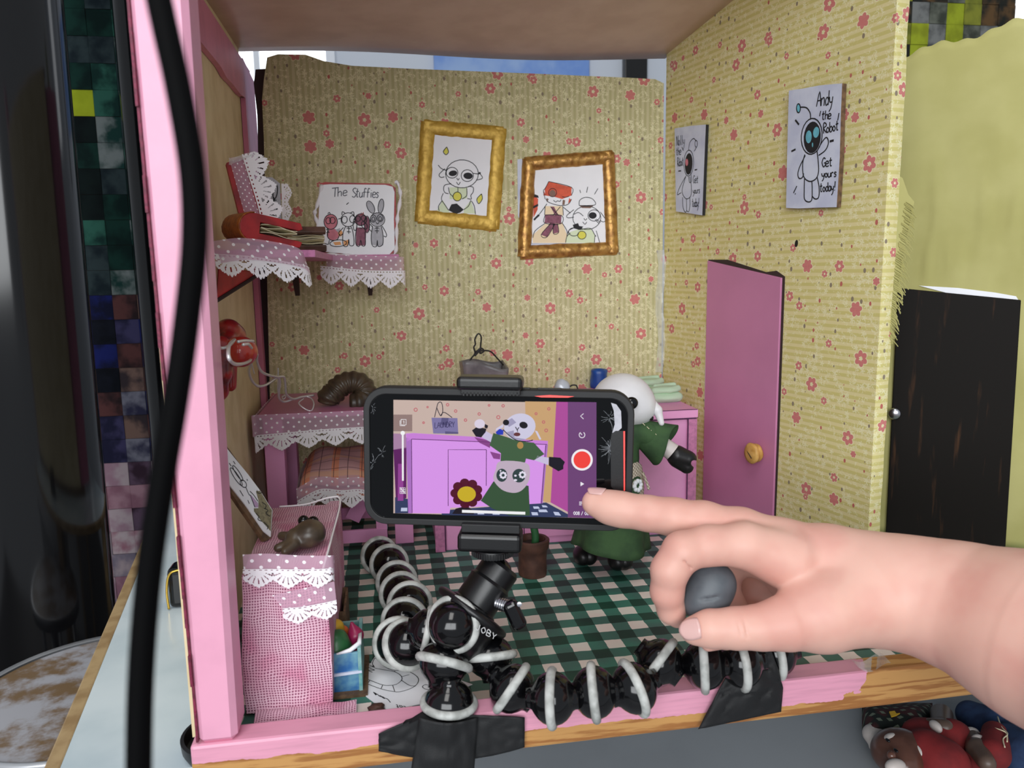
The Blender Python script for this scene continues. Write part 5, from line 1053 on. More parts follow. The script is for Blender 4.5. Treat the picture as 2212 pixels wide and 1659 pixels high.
def towel(label, px, py, Y, k):
    c_ = ay(px, py, Y); c_.z = ZK; t_ = thing('folded_towel', label, 'towel', c_, 'mint towels on the cabinet')
    X = lambda x, y, z: c_ + Vector((x * k, y * k, z * k))
    soft_obj('lower_fold', [ell(X(0, 0, .55), (1.85 * k, 1.4 * k, .58 * k)), cap(X(-1.1, -.4, .5), X(1.2, -.4, .5), .5 * k, .5 * k)], 'mint_cloth', t_, .09, .3)
    soft_obj('upper_fold', [ell(X(0, .1, 1.3), (1.75 * k, 1.3 * k, .42 * k)), cap(X(-1.3, -.5, 1.25), X(.2, -.8, 1.3), .35 * k, .3 * k), cap(X(.2, -.8, 1.3), X(1.3, -.3, 1.45), .3 * k, .3 * k), cap(X(-1.0, .2, 1.6), X(1.1, .3, 1.7), .25 * k, .25 * k)], 'mint_cloth', t_, .09, .15)
towel('mint green folded towel nearest the cabinet corner', 1436, 856, 71.8, .95)
towel('mint green folded towel half hidden behind the puppet head', 1400, 838, 76.5, 1.0)

# ------------------------------------------------------------------ lamb puppet
DS = 64.0
def w(x, y, dd=0.0): return W(x, y, DS + dd)
K = DS / F_PX
pp = thing('lamb_puppet', 'white clay lamb puppet in a green dress standing behind the phone', 'puppet', az(1310, 1222, 0))
Rt = Matrix((rt, fw, up)).transposed()
hd = soft_obj('head', [ell(w(1345, 866), (66 * K, 62 * K, 60 * K), Rt), ell(w(1330, 895, -1.2), (38 * K, 34 * K, 28 * K), Rt), ell(w(1385, 880, -.3), (30 * K, 40 * K, 34 * K), Rt)], 'white_clay', pp, .1, .6)
for e_ in ([(1404, 864, -.3), (1420, 886, -.8), (1429, 914, -1.0)], [(1288, 868, 0), (1270, 890, -.3), (1262, 912, -.4)]):
    soft_obj('ear', [cap(w(*e_[0]), w(*e_[1]), 9 * K, 10 * K), cap(w(*e_[1]), w(*e_[2]), 10 * K, 6 * K)], 'white_clay', pp, .07, .15)
soft_obj('eye_patch', [ell(w(1385, 868, -1.72), (21 * K, 7 * K, 23 * K), Rt @ Matrix.Rotation(radians(33), 3, 'Z') @ Matrix.Rotation(.3, 3, 'Y'))], 'silver_paper', pp, .08, .2)
for x, y in ((1364, 871), (1303, 864)):
    b = B(); b.ball(w(x, y, -2.6), (14 * K, 8 * K, 13 * K), Rt @ Matrix.Rotation(-.3, 3, 'Y')); b.build('eye', 'black_gloss', pp, smooth=True)
b = B(); b.ball(w(1326, 893, -2.6), (9 * K, 5 * K, 6 * K), Rt); b.build('nose', 'black_clay', pp, smooth=True)
b = B(); b.ball(w(1328, 912, -2.25), (12 * K, 6 * K, 8 * K), Rt); b.build('mouth', 'maroon_clay', pp, smooth=True)
soft_obj('bodice', [cap(w(1342, 925), w(1335, 985), 36 * K, 46 * K), cap(w(1362, 930, -.2), w(1400, 940, -.5), 24 * K, 28 * K), cap(w(1315, 930, -.2), w(1275, 915, -.4), 24 * K, 28 * K), cap(w(1275, 915, -.4), w(1258, 900, -.5), 28 * K, 30 * K)], 'green_cloth', pp, .1, .5)
for (a, d, ra, rb) in (((1376, 928, -.3), (1438, 964, -.7), 25, 39), ((1300, 925, -.3), (1248, 893, -.6), 25, 38)):
    a, d = w(*a), w(*d); b = B(); ax_ = (d - a); L_ = ax_.length; fr_ = ax_.normalized(); s1 = fr_.cross(fw).normalized(); s2 = s1.cross(fr_)
    b.grid(lambda u, v: a + fr_ * (L_ * v + .25 * sin(u * 4 * pi) * v) + (s1 * cos(2 * pi * u) * (1 + .25 * v) + s2 * sin(2 * pi * u) * .75) * ((ra + (rb - ra) * v) * K * (1 + .07 * sin(u * 6 * pi + 1) * v)), 32, 10); b.build('sleeve', 'green_cloth', pp, smooth=True, solid=.1)
b = B(); st_ = [(1385, 912, -1.5), (1410, 930, -1.7), (1440, 955, -1.9)]
for i in range(6):
    t_ = i / 6; a = w(1388 + 55 * t_, 914 + 46 * t_, -1.45); b.tube([a, w(1388 + 55 * t_ + 5, 914 + 46 * t_ + 5, -1.48)], .03, 4)
b.build('stitching', 'thread', pp)
soft_obj('arm', [cap(w(1420, 952, -.6), w(1462, 984, -.9), 17 * K, 20 * K)], 'skin_clay', pp, .08, .2)
soft_obj('arm', [cap(w(1262, 905, -.5), w(1228, 875, -.8), 17 * K, 18 * K)], 'skin_clay', pp, .08, .2)
soft_obj('hoof', [cap(w(1463, 985, -.9), w(1485, 992, -1), 23 * K, 19 * K), cap(w(1465, 992, -.9), w(1483, 1008, -1), 20 * K, 15 * K), cap(w(1485, 988, -1), w(1492, 990, -1), 15 * K, 12 * K), groove(w(1500, 1001, -2.2), w(1500, 1001, .5), 7 * K, .05)], 'black_clay', pp, .07, .08)
soft_obj('hoof', [cap(w(1226, 872, -.8), w(1212, 858, -1), 20 * K, 17 * K), cap(w(1222, 876, -.8), w(1200, 870, -1), 18 * K, 12 * K)], 'black_clay', pp, .07, .08)
def skirt(u, v):
    a = 2 * pi * u; top = w(1334, 988); bot = w(1322, 1178); c_ = top.lerp(bot, v); r = (44 + 38 * v ** .9) * K * (1 + .08 * v * sin(5 * a + 1) + .04 * sin(3 * a))
    return c_ + Vector((cos(a) * r, sin(a) * r * .85, (-.35 * cos(a) - .15 * sin(3 * a)) * v - .15 * v))
b = B(); b.grid(skirt, 48, 18); b.build('skirt', 'green_cloth', pp, smooth=True, solid=.12)
def apron(u, v, o=.22):
    a = 1.5 * pi + (u - .5) * 2.6 * min(1, .55 + v * 3) * sqrt(max(0.02, 1 - max(0, (v - .45) / .55) ** 2)); vv = .02 + v * .46
    p = skirt((a / (2 * pi)) % 1, vv); c_ = w(1334, 988).lerp(w(1322, 1178), vv); d = p - c_; d.z = 0
    return p + d.normalized() * o
b = B(); b.grid(apron, 20, 14); b.build('apron', 'oatmeal_cloth', pp, smooth=True, solid=.1)
for u_ in (.3, .7):
    cc = [apron(u_ + .13 * cos(t_), .5 + .2 * sin(t_), .3) for t_ in [2 * pi * i / 14 for i in range(14)]]
    b = B(); b.add(cc, [tuple(range(14))]); b.build('apron_patch', 'green_cloth', pp, solid=.04)
    b = B()
    for i in range(8):
        t_ = 2 * pi * i / 8; p = apron(u_ + .065 * cos(t_), .5 + .1 * sin(t_), .36); b.ball(p, .2, nu=8, nv=6)
    b.build('daisy_print', 'paper', pp, smooth=True)
b = B(); b.tube(cr([apron(.95, .3, .3), w(1398, 1045, -1.5), w(1402, 1058, -1.7)], 5), .12, 5); b.build('loose_yarn', 'oatmeal_cloth', pp, smooth=True)
b = B(); b.torus(w(1342, 922), Rt @ Vector((.1, .15, 1)), 35 * K, .13, 28, 6); b.tube(cr([w(1368, 915, -.8), w(1390, 908, -.9), w(1404, 904, -1)], 4), .14, 6); b.ball(w(1407, 903, -1), .2, nu=8, nv=6); b.build('neck_cord', 'black_wire', pp, smooth=True)
b = B(); b.ball(w(1334, 938, -1.9), 11 * K); b.build('bell', 'gold_trim', pp, smooth=True)
for (x, y, r) in ((1268, 1203, 24), (1344, 1214, 27)):
    f_ = az(x, y + 22, 0) + Vector((0, .6, 0))
    soft_obj('leg', [cap(f_ + Vector((0, .3, 1.2)), f_ + Vector((.4, .6, 3.4)), .55, .6)], 'skin_clay', pp, .08, .2)
    soft_obj('hoof', [ell(f_ + Vector((-.3, 0, .85)), (.75, 1.1, .84)), ell(f_ + Vector((.3, 0, .85)), (.75, 1.1, .84))], 'black_clay', pp, .07, .05)
fb = thing('foil_ball', 'small crumpled foil ball with a black wire loop in the raised hoof', 'ball', w(1213, 850, -1))
b = B(); b.ball(w(1214, 836, -1), 17 * K, wob=.15, seed=2); b.build('foil', 'silver_paper', fb, smooth=True)
b = B(); b.tube(cr([w(1224, 825, -1), w(1228, 836, -1.1), w(1236, 832, -1.1), w(1245, 833, -1.1), w(1248, 842, -1.1)], 5), .06, 6); b.build('wire_loop', 'black_wire', fb, smooth=True)

# flower in a clay pot
pc = az(1157, 1253, 0) + Vector((0, 1.25, 0)); PH_ = ay(1157, 1162, pc.y).z
fpot = thing('flower_pot', 'rough brown clay pot with a maroon and yellow clay flower', 'flower pot', pc)
b = B(); b.lathe([(.1, 0), (1.15, .02), (1.22, .4), (1.2, 1.4), (1.22, PH_ - 1.0), (1.36, PH_ - .8), (1.42, PH_ - .1), (1.3, PH_), (1.1, PH_ - .05), (1.0, PH_ - .5), (.05, PH_ - .6)], pc, wob=.025); b.build('pot', 'terracotta', fpot, smooth=True, sharp=50)
b = B(); b.lathe([(.05, PH_ - .55), (1.05, PH_ - .55), (.9, PH_ - .45), (.05, PH_ - .38)], pc); b.build('soil', 'soil', fpot, smooth=True)
fc = ay(1142, 1066, pc.y - .3); b = B(); b.tube(cr([pc + Vector((.2, 0, PH_ - .6)), pc + Vector((.25, 0, PH_ + .4)), fc + Vector((0, .4, -1)), fc + Vector((0, .3, 0))], 5), [.32] * 16, 10); b.build('stem', 'leaf_green', fpot, smooth=True)
for i in range(8):
    t_ = 2 * pi * i / 8; b = B(); b.ball(fc + Vector((cos(t_) * 1.05, .1, sin(t_) * 1.05)), (.46, .3, .46), nu=12, nv=8); b.build('petal', 'maroon_clay', fpot, smooth=True)
b = B(); b.lathe([(.05, -.3), (.85, -.25), (.9, 0), (.8, .2), (.05, .24)], fc, (0, -1, .1)); b.build('flower_centre', 'yellow_clay', fpot, smooth=True)

# ------------------------------------------------------------------ phone in its case
DP_ = 45.2
exv = W(1364, 999, 44.7) - W(783, 984, 45.8); eyv = W(1078, 842, 44.75) - W(1074, 1141, 45.7)
PW, PHH = exv.length / 2, eyv.length / 2
exv.normalize(); nv_ = exv.cross(eyv).normalized(); eyv = nv_.cross(exv)
PC_ = W(1073.5, 991, 45.2); PP = PL(PC_, nv_); pn = PP.n
def PX(a, c_, d=0.0): return PC_ + exv * a + eyv * c_ + pn * d
def rrect(hw, hh, r, d, n=8):
    o = []
    for sx_, sy_, a0 in ((1, 1, 0), (-1, 1, 90), (-1, -1, 180), (1, -1, 270)):
        for i in range(n + 1):
            t_ = radians(a0 + 90 * i / n); o.append(PX(sx_ * (hw - r) + r * cos(t_), sy_ * (hh - r) + r * sin(t_), d))
    return o
ph = thing('smartphone', 'smartphone in a black case filming the puppet, cracked at its right end', 'phone', PX(0, -PHH, -.5))
b = B(); b.prism(rrect(PW, PHH, 1.35, .12), -pn * 1.15); b.build('case', 'black_rubber', ph, bevel=.22, seg=3)
b = B(); b.prism(rrect(PW - .42, PHH - .42, 1.05, .13), -pn * .1); b.build('screen_glass', 'glass_black', ph)
b = B(); ro, ri = rrect(PW - .05, PHH - .05, 1.3, .1), rrect(PW - .42, PHH - .42, 1.0, .1); n_ = len(ro)
b.add(ro + [p + pn * .14 for p in ro] + [p + pn * .14 for p in ri] + ri, [(i + a * n_, (i + 1) % n_ + a * n_, (i + 1) % n_ + (a + 1) * n_, i + (a + 1) * n_) for a in range(3) for i in range(n_)]); b.build('case_lip', 'black_rubber', ph, bevel=.05)
b = B(); b.prism([PX(PW * .0 + x, y, -1.0) for x, y in ((4.5, 1.2), (7.2, 1.2), (7.2, 3.6), (4.5, 3.6))], -pn * .25); b.build('camera_bump', 'black_gloss', ph, bevel=.15)
for (x, y, L_) in ((1.2, PHH, 1.4), (3.0, PHH, 1.4)):
    b = B(); b.box(PX(x, y, -.4), (L_, .3, .12), Matrix((exv, -pn, eyv)).transposed()); b.build('side_button', 'black_plastic', ph, bevel=.04)
zp = Z(760, 700, .36166); zd = Z(840, 850, .18987)
def sm(name, c): mat(name, (0, 0, 0), .4, emit=c, es=.9, spec=.1); return name
L0 = .135
def scr(name, polys, col, lay, cv=zd, smooth=False):
    mn = 'screen_' + name
    if mn not in MAT: sm(mn, col)
    return fill(ph, name, PP, polys, mn, L0 + .002 * lay, cv, smooth)
def scl(name, strokes, col, lay, wd, cv=zd, smooth=True):
    mn = 'screen_' + name
    if mn not in MAT: sm(mn, col)
    return ink(ph, name, PP, strokes, mn, L0 + .002 * lay, wd, cv, smooth)
scr('display', [[(52, 72), (2360, 110), (2360, 1420), (52, 1362)]], (205, 182, 172), 0)
scr('image_side_wall', [[(1550, 90), (1905, 95), (1840, 1240), (1790, 1240), (1700, 1200), (1560, 560)]], (206, 166, 118), 1)
scr('image_floor', [[(70, 1180), (220, 1200), (260, 1364), (70, 1362)], [(600, 1330), (1790, 1240), (2110, 1412), (600, 1382)]], (52, 62, 98), 2)
scr('image_floor_check', [[(140, 1300), (210, 1300), (210, 1340), (135, 1340)], [(1640, 1285), (1700, 1285), (1720, 1310), (1650, 1312)], [(1740, 1270), (1790, 1275), (1810, 1295), (1750, 1295)], [(1700, 1320), (1790, 1320), (1810, 1350), (1710, 1350)], [(1620, 1350), (1690, 1352), (1700, 1385), (1630, 1385)], [(1010, 1350), (1080, 1352), (1085, 1375), (1010, 1375)], [(1180, 1355), (1260, 1358), (1260, 1380), (1180, 1378)], [(1870, 1345), (1930, 1350), (1960, 1390), (1890, 1385)]], (196, 204, 232), 3)
scr('image_door', [[(1905, 95), (2040, 97), (2040, 1350), (1840, 1240)]], (178, 78, 158), 2)
scr('image_desk', [[(52, 455), (200, 460), (205, 620), (52, 640)]], (172, 132, 168), 2); scr('image_desk_shadow', [[(52, 640), (200, 610), (200, 1190), (80, 1230)]], (96, 30, 98), 2); scr('image_desk_leg', [[(105, 800), (165, 800), (165, 1220), (100, 1220)]], (150, 66, 150), 3)
scr('image_cabinet', [[(195, 455), (280, 450), (1810, 545), (1745, 1250), (1000, 1290), (700, 1300), (690, 1365), (220, 1362)]], (222, 154, 240), 3)
scr('image_cabinet_top', [[(200, 460), (280, 452), (1810, 540), (1805, 578), (260, 520), (205, 545)]], (206, 132, 222), 4)
scr('image_cabinet_side', [[(195, 500), (255, 520), (265, 1190), (265, 1362), (220, 1362)], [(1780, 580), (1810, 580), (1750, 1250), (1725, 1250)]], (176, 116, 200), 4)
scl('image_outline', [[(258, 520), (265, 1362)], [(675, 1280), (675, 640), (1110, 640)], [(1110, 640), (1108, 1050)], [(258, 518), (1800, 580)], [(1785, 590), (1735, 1250)]], (90, 40, 100), 5, .04, smooth=False)
scr('image_door_shadow', [[(970, 495), (1160, 540), (1150, 620), (1030, 560)], [(1150, 660), (1270, 690), (1265, 750), (1190, 740)]], (140, 70, 140), 5)
scr('image_bag', [[(485, 275), (780, 280), (790, 460), (505, 455)]], (128, 120, 168), 5); scr('image_bag_shade', [[(600, 275), (680, 278), (670, 360), (590, 355)], [(640, 430), (790, 440), (790, 460), (640, 460)]], (92, 86, 130), 6)
scl('image_bag_handle', [[(520, 270), (545, 160), (560, 110), (590, 98), (608, 130), (612, 210), (590, 255), (560, 200), (545, 160)], [(590, 250), (620, 215), (660, 230), (720, 275)]], (40, 34, 50), 6, .045)
scl('image_bag_text', word('LAUNDRY', 520, 392, (46, -2), (0, -62), .72), (50, 44, 88), 7, .035)
scl('image_flowers', [el(305, 185, 18), el(668, 128, 14), el(760, 200, 14), el(1028, 233, 14), el(1245, 270, 18), el(872, 303, 14), el(395, 332, 10), el(1300, 140, 14), el(1140, 135, 10), el(440, 155, 8), el(1820, 175, 14), el(1760, 325, 14), el(1790, 420, 16), el(1675, 230, 12), el(250, 405, 12)], (196, 104, 112), 2, .05)
scr('image_skirt', [[(1190, 1000), (1590, 1050), (1605, 1390), (1370, 1388), (1180, 1310), (1045, 1220)]], (56, 84, 58), 6, smooth=False)
scr('image_sleeve', [[(1190, 450), (1290, 480), (1500, 545), (1650, 560), (1770, 690), (1650, 760), (1560, 740), (1550, 785), (1270, 770), (1275, 680), (1145, 590)]], (66, 96, 66), 7)
scr('image_arm', [[(1090, 420), (1180, 470), (1160, 555), (1060, 500)], [(1690, 710), (1820, 730), (1815, 815), (1660, 760)]], (206, 196, 228), 7)
scr('image_hoof', [[(945, 420), (1000, 380), (1110, 400), (1100, 440), (1050, 500), (990, 490)], [(1820, 720), (1950, 730), (2003, 780), (1985, 820), (1985, 860), (1930, 885), (1820, 820)], [(1090, 345), (1130, 365), (1120, 400), (1090, 390)]], (26, 22, 36), 8)
scr('image_ball', [el(1033, 345, 60, 52)], (224, 214, 232), 9)
scr('image_apron', [[(1270, 770), (1560, 790), (1605, 900), (1580, 1020), (1500, 1110), (1400, 1130), (1280, 1090), (1190, 980), (1215, 870)]], (196, 178, 196), 8, smooth=True)
scr('image_patch', [el(1285, 930, 62, 75), el(1480, 935, 75, 78)], (48, 66, 68), 9)
scr('image_daisy', [el(1300 + 30 * cos(t_), 930 + 30 * sin(t_), 14, n=8) for t_ in [2 * pi * i / 8 for i in range(8)]] + [el(1520 + 30 * cos(t_), 925 + 30 * sin(t_), 14, n=8) for t_ in [2 * pi * i / 8 for i in range(8)]] + [el(1440, 935, 15, 12, n=8), el(1440, 985, 20, 12, n=8), el(1270, 880, 10, n=8)], (232, 228, 244), 10)
scr('image_head', [el(1490, 380, 180, 152, -12, n=30)], (212, 208, 232), 8); scr('image_head_shade', [[(1340, 440), (1420, 420), (1430, 500), (1560, 520), (1500, 535), (1400, 510)], [(1310, 330), (1400, 280), (1450, 330), (1370, 380)]], (164, 158, 190), 9)
scr('image_ear', [[(1305, 345), (1220, 400), (1215, 425), (1300, 385)], [(1660, 420), (1690, 430), (1735, 520), (1715, 528)]], (214, 208, 234), 9); scr('image_pot', [[(1215, 440), (1260, 400), (1305, 420), (1300, 470), (1230, 470)]], (40, 60, 190), 6)
scr('image_eye', [el(1333, 330, 36, 33), el(1532, 360, 48, 38, 15)], (24, 20, 30), 10); scr('image_mouth', [el(1458, 465, 38, 22)], (104, 56, 60), 10)
scl('image_face_line', [[(1440, 380), (1460, 410), (1480, 385)], [(1460, 410), (1465, 435)], [(1300, 410), (1360, 470), (1450, 530), (1560, 545), (1640, 530)]], (30, 24, 34), 11, .05); scr('image_bell', [el(1495, 590, 36, 40)], (178, 140, 78), 11)
scr('image_petal', [el(885 + 130 * cos(t_), 1135 + 118 * sin(t_), 56, 52, n=14) for t_ in [2 * pi * (i + .5) / 9 for i in range(9)]] + [[(830, 1220), (930, 1220), (910, 1300), (840, 1295)]], (84, 18, 42), 7); scr('image_flower_centre', [el(885, 1145, 105, 88)], (206, 178, 40), 8); scr('image_flower_pot', [[(720, 1370), (760, 1310), (840, 1290), (920, 1300), (960, 1340), (970, 1375)]], (30, 22, 34), 6)
scr('control_panel', [[(1290, 465), (1461, 467), (1461, 1160), (1290, 1155)]], (112, 68, 120), 12, zp); scr('slider_panel', [[(248, 540), (360, 542), (360, 1010), (248, 1010)]], (120, 92, 122), 4, zp) if False else None
scr('panel_shade', [[(52, 240), (266, 240), (266, 430), (52, 430)]], (150, 126, 122), 12)
scr('record_ring', [el(1375, 811, 64, n=32)], (250, 246, 250), 14, zp); scr('record_button', [el(1375, 811, 51, n=32)], (250, 70, 64), 16, zp)
scl('panel_icons', [[(1384, 535), (1366, 550), (1384, 567)], el(1375, 662, 17, 17, 0, -60, 240), [(1375, 662), (1366, 652)], [(1358, 1063), (1375, 1063)], [(1358, 1071), (1375, 1071)], [(1358, 1080), (1372, 1080)]], (240, 234, 244), 16, .045, zp, False)
scr('play_icon', [[(1366, 942), (1388, 955), (1366, 969)]], (244, 240, 248), 16, zp)
scl('frame_counter', word('008 / 008', 1324, 1139, (18.5, .3), (0, -19), .68), (240, 236, 246), 16, .034, zp)
scl('home_bar', [[(658, 1118), (1036, 1130)]], (248, 248, 250), 18, .17, zp); scl('slider', [[(304, 652), (305, 936)]], (248, 248, 250), 18, .11, zp); scr('slider_handle', [el(304, 651, 13)], (250, 250, 252), 20, zp)
scl('frame_icon', [[(294, 570), (324, 570), (324, 602), (294, 602), (294, 570)], [(288, 576), (288, 607), (318, 607)], [(306, 580), (311, 577), (311, 595)]], (246, 244, 248), 18, .036, zp, False)
scl('grid_icon', [[(288, 978), (320, 978), (320, 1012), (288, 1012), (288, 978)], [(288, 990), (320, 990)], [(288, 1001), (320, 1001)], [(299, 978), (299, 1012)], [(309, 978), (309, 1012)], [(286, 976), (322, 1014)]], (246, 244, 248), 18, .03, zp, False)
fill(ph, 'notch', PP, [[(1546, 690), (1552, 655), (1575, 638), (1626, 638), (1626, 998), (1575, 998), (1548, 970)]], 'black_plastic', .15, zp)
fill(ph, 'red_reflection_strip', PP, [[(1622, 640), (1632, 640), (1632, 995), (1624, 995)], [(1090, 430), (1180, 424), (1330, 432), (1290, 440), (1130, 438)]], 'red_reflection', .27, zp)  # red reflections on the phone case, put in as self-glowing strips
random.seed(11); ck = []
for (cx_, cy_, n_, R_) in ((1545, 745, 46, 70), (1540, 560, 18, 60), (130, 830, 9, 50), (182, 770, 8, 40), (125, 500, 7, 30), (200, 1180, 6, 30)):
    for i in range(n_):
        a = random.uniform(0, 2 * pi); l = random.uniform(8, R_); o = random.uniform(0, 14)
        ck.append([(cx_ + cos(a) * o, cy_ + sin(a) * o * 1.5), (cx_ + cos(a) * (o + l * .5) + random.uniform(-5, 5), cy_ + sin(a) * (o + l * .6) + random.uniform(-5, 5)), (cx_ + cos(a) * (o + l), cy_ + sin(a) * (o + l) * 1.1)])
lim = lambda s: [(max(1470 if s[0][0] > 1000 else 112, min(1608 if s[0][0] > 1000 else 244, x)), y) for x, y in s]
ink(ph, 'glass_cracks', PP, [lim(s) for s in ck], 'crack', .14, .009, zp)
fill(ph, 'glass_chip', PP, [[(1548, 470), (1580, 480), (1608, 520), (1612, 620), (1590, 640), (1555, 650), (1570, 600), (1565, 520)]], 'p_grey', .137, zp)

# ------------------------------------------------------------------ flexible tripod
tr = thing('flexible_tripod', 'black ball-jointed flexible tripod with grey rings holding the phone', 'tripod', az(980, 1440, 1.2))
Rp = Matrix((exv, -pn, eyv)).transposed()
def pbox(name, px, py, off, sz, m='black_plastic', bev=.12, par=None):
    b = B(); b.box(PP.at(px, py, off), sz, Rp); return b.build(name, m, par or tr, bevel=bev, seg=3)
jw = (1130 - 990) * 45.2 / F_PX
pbox('upper_jaw', 1060, 826, -.1, (jw, 1.9, .78), bev=.25); pbox('jaw_grip', 1060, 843, .5, (jw * .9, .4, .5), 'black_rubber', .05)
b = B()
for i in range(16): b.box(PP.at(1002 + i * 7.7, 851, .6), (.1, .2, .2), Rp)
b.build('grip_ridge', 'black_rubber', tr)
pbox('back_plate', 1060, 990, -1.7, (jw * .75, .6, 9.0))
pbox('lower_jaw', 1060, 1164, -.1, (jw * .99, 2.1, 1.1), bev=.25); pbox('jaw_grip', 1060, 1141, .5, (jw * .9, .4, .5), 'black_rubber', .05)
kc = PP.at(1064, 1182, -.1); b = B(); b.lathe([(.05, 0), (1.2, 0), (1.22, -.1), (1.22, -.42), (.9, -.52), (.4, -.55)], kc, eyv, n=44); kn = b.build('locking_wheel', 'black_plastic', tr, smooth=True, sharp=30)
b = B()
for i in range(44):
    a = 2 * pi * i / 44; p = kc - eyv * .25 + exv * cos(a) * 1.23 + pn * sin(a) * 1.23; b.box(p, (.06, .06, .34), Rp)
b.build('knurl', 'black_plastic', kn)
b = B(); b.lathe([(.32, 0), (.32, -1.6), (.2, -1.7)], PP.at(1064, 1196, -.1), eyv); b.build('screw_post', 'steel', tr, smooth=True, sharp=40)
h0, h1 = W(1084, 1222, 46.2), W(1018, 1318, 45.4); ha = (h0 - h1).normalized(); HL = (h0 - h1).length
b = B(); b.lathe([(1.45, 0), (1.45, .3), (1.3, .4), (1.3, HL * .55), (1.34, HL * .6), (1.2, HL * .66), (1.2, HL * .95), (1.05, HL * 1.02), (.6, HL * 1.03), (.55, HL * .8), (.05, HL * .78)], h1, ha, n=40); bh = b.build('ball_head', 'black_plastic', tr, smooth=True, sharp=30)
b = B(); b.ball(h1 + ha * HL * .86, .85); b.build('pivot_ball', 'black_gloss', tr, smooth=True)
b = B(); b.lathe([(1.2, -.5), (2.15, -.48), (2.36, -.36), (2.42, -.18), (2.36, -.02), (2.1, .08), (1.4, .14), (.1, .14)], h1 + ha * .05 + rt * .12, ha, n=56); b.build('base_disc', 'black_plastic', tr, smooth=True)
b = B(); b.lathe([(.9, -2.9), (1.5, -2.4), (1.85, -1.7), (1.92, -.9), (1.85, -.45)], h1 + rt * .12, ha, n=40); b.build('hub', 'black_plastic', tr, smooth=True)
s0_ = W(1072, 1302, 45.0); s1_ = W(1104, 1312, 44.6); b = B(); sx_ = (s1_ - s0_)
b.lathe([(.36 + .04 * (i % 2), sx_.length * i / 14) for i in range(15)], s0_, sx_, n=16); b.build('screw_thread', 'steel', tr, sharp=30)
kb = thing
b = B(); b.box(W(1112, 1328, 44.5), (.9, .75, 1.75), Rt @ Matrix.Rotation(-.45, 3, 'Y')); wk = b.build('wing_knob', 'black_gloss', tr, bevel=.3, seg=4)
b = B(); b.lathe([(.05, 0), (.14, 0), (.14, .06), (.05, .07)], W(1122, 1305, 44.05), -fw); b.build('pin', 'steel', wk)
JP = PL(W(1052, 1370, 43.1), -fw + rt * .45 - up * .2)
ink(tr, 'brand_lettering', JP, word('JOBY', 1026, 1358, (14, 8), (4, -12), .82), 'print_white', .03, .05)
RJ = 1.5
def joint(c_, axis, R=RJ, dome=False):
    ax = Vector(axis).normalized(); b = B()
    pr = [(.36, -.95), (.37, -.82), (.42, -.74), (.58, -.64), (.74, -.5), (.85, -.34), (.91, -.17), (.93, 0), (.91, .17), (.85, .34), (.74, .5), (.58, .64), (.42, .74), (.37, .82), (.36, .95)]
    if dome: pr = [(.36, -1.0), (.4, -.85), (.6, -.66), (.82, -.4), (.9, -.15), (.92, .05), (.87, .32), (.74, .57), (.55, .75), (.3, .88), (.02, .93)]
    pr = [(a * R, h_ * R) for a, h_ in pr]
    b.lathe(pr, c_, ax, n=32); o = b.build('leg_joint', 'black_gloss', tr, smooth=True)
    b = B(); b.torus(Vector(c_) + ax * (-.02 * R), ax, .93 * R, .17 * R, 40, 10); b.build('ring', 'ring_rubber', o, smooth=True)
# rear leg along the floor
Ls = [az(820, 1200, 1.55), az(841, 1218, 1.6), az(857, 1256, 1.6), az(866, 1282, 1.7), az(885, 1305, 2.0), az(874, 1342, 2.0), az(860, 1388, 2.1), az(880, 1392, 2.6), ay(925, 1368, 44)]
for i, p in enumerate(Ls[:-1]): joint(p, (Ls[min(i + 1, len(Ls) - 1)] - Ls[max(i - 1, 0)]).normalized() - fw * .25 + up * .25, RJ, True)
b = B(); b.tube(cr([Ls[6], Ls[7], Ls[8], ay(980, 1350, 44)], 4), .7, 12); b.build('leg_link', 'black_gloss', tr, smooth=True)
hubc = ay(979, 1349, 41.2); joint(hubc, (CAM - hubc).normalized() + rt * -.45 + up * -.2, 1.5, True)
joint(ay(922, 1358, 43.6), -rt + up * .2 - fw * .1, 1.25)
# front leg down to the tape
j1, j2 = ay(959, 1432, 41.3), ay(970, 1517, 40.2)
joint(j1, up * -1 - rt * .25 - fw * .45, 1.55); joint(j2, up - fw * .1 + rt * .06, 1.5)
b = B(); b.tube(cr([hubc, j1, j2], 5), .62, 14); b.build('leg_link', 'black_gloss', tr, smooth=True)
# right leg along the sill
Rl = [ay(1058, 1418, 42.2), ay(1106, 1487, 40.0), az(1194, 1508, 2.45), az(1284, 1495, 2.45), az(1370, 1486, 2.5), az(1424, 1431, 2.9), az(1521, 1436, 2.7), az(1600, 1432, 2.6), az(1674, 1410, 2.2)]
axs = [up * -1 + rt * .1 - fw * .3, rt * .8 - up * .55 - fw * .2, rt + up * .04 - fw * .15, rt + up * .12 - fw * .1, rt * .9 + up * .3 + fw * .2, rt * .75 - up * .55 - fw * .35, rt + up * .05 - fw * .2, rt + up * .1, rt + up * .15]
for p, a in zip(Rl, axs): joint(p, a, RJ)
b = B(); b.tube(cr([Rl[0], ay(1080, 1458, 41), Rl[1]], 4), .62, 12); b.build('leg_link', 'black_gloss', tr, smooth=True)
b = B(); b.tube([Rl[4], Rl[5]], .62, 12); b.build('leg_link', 'black_gloss', tr, smooth=True)
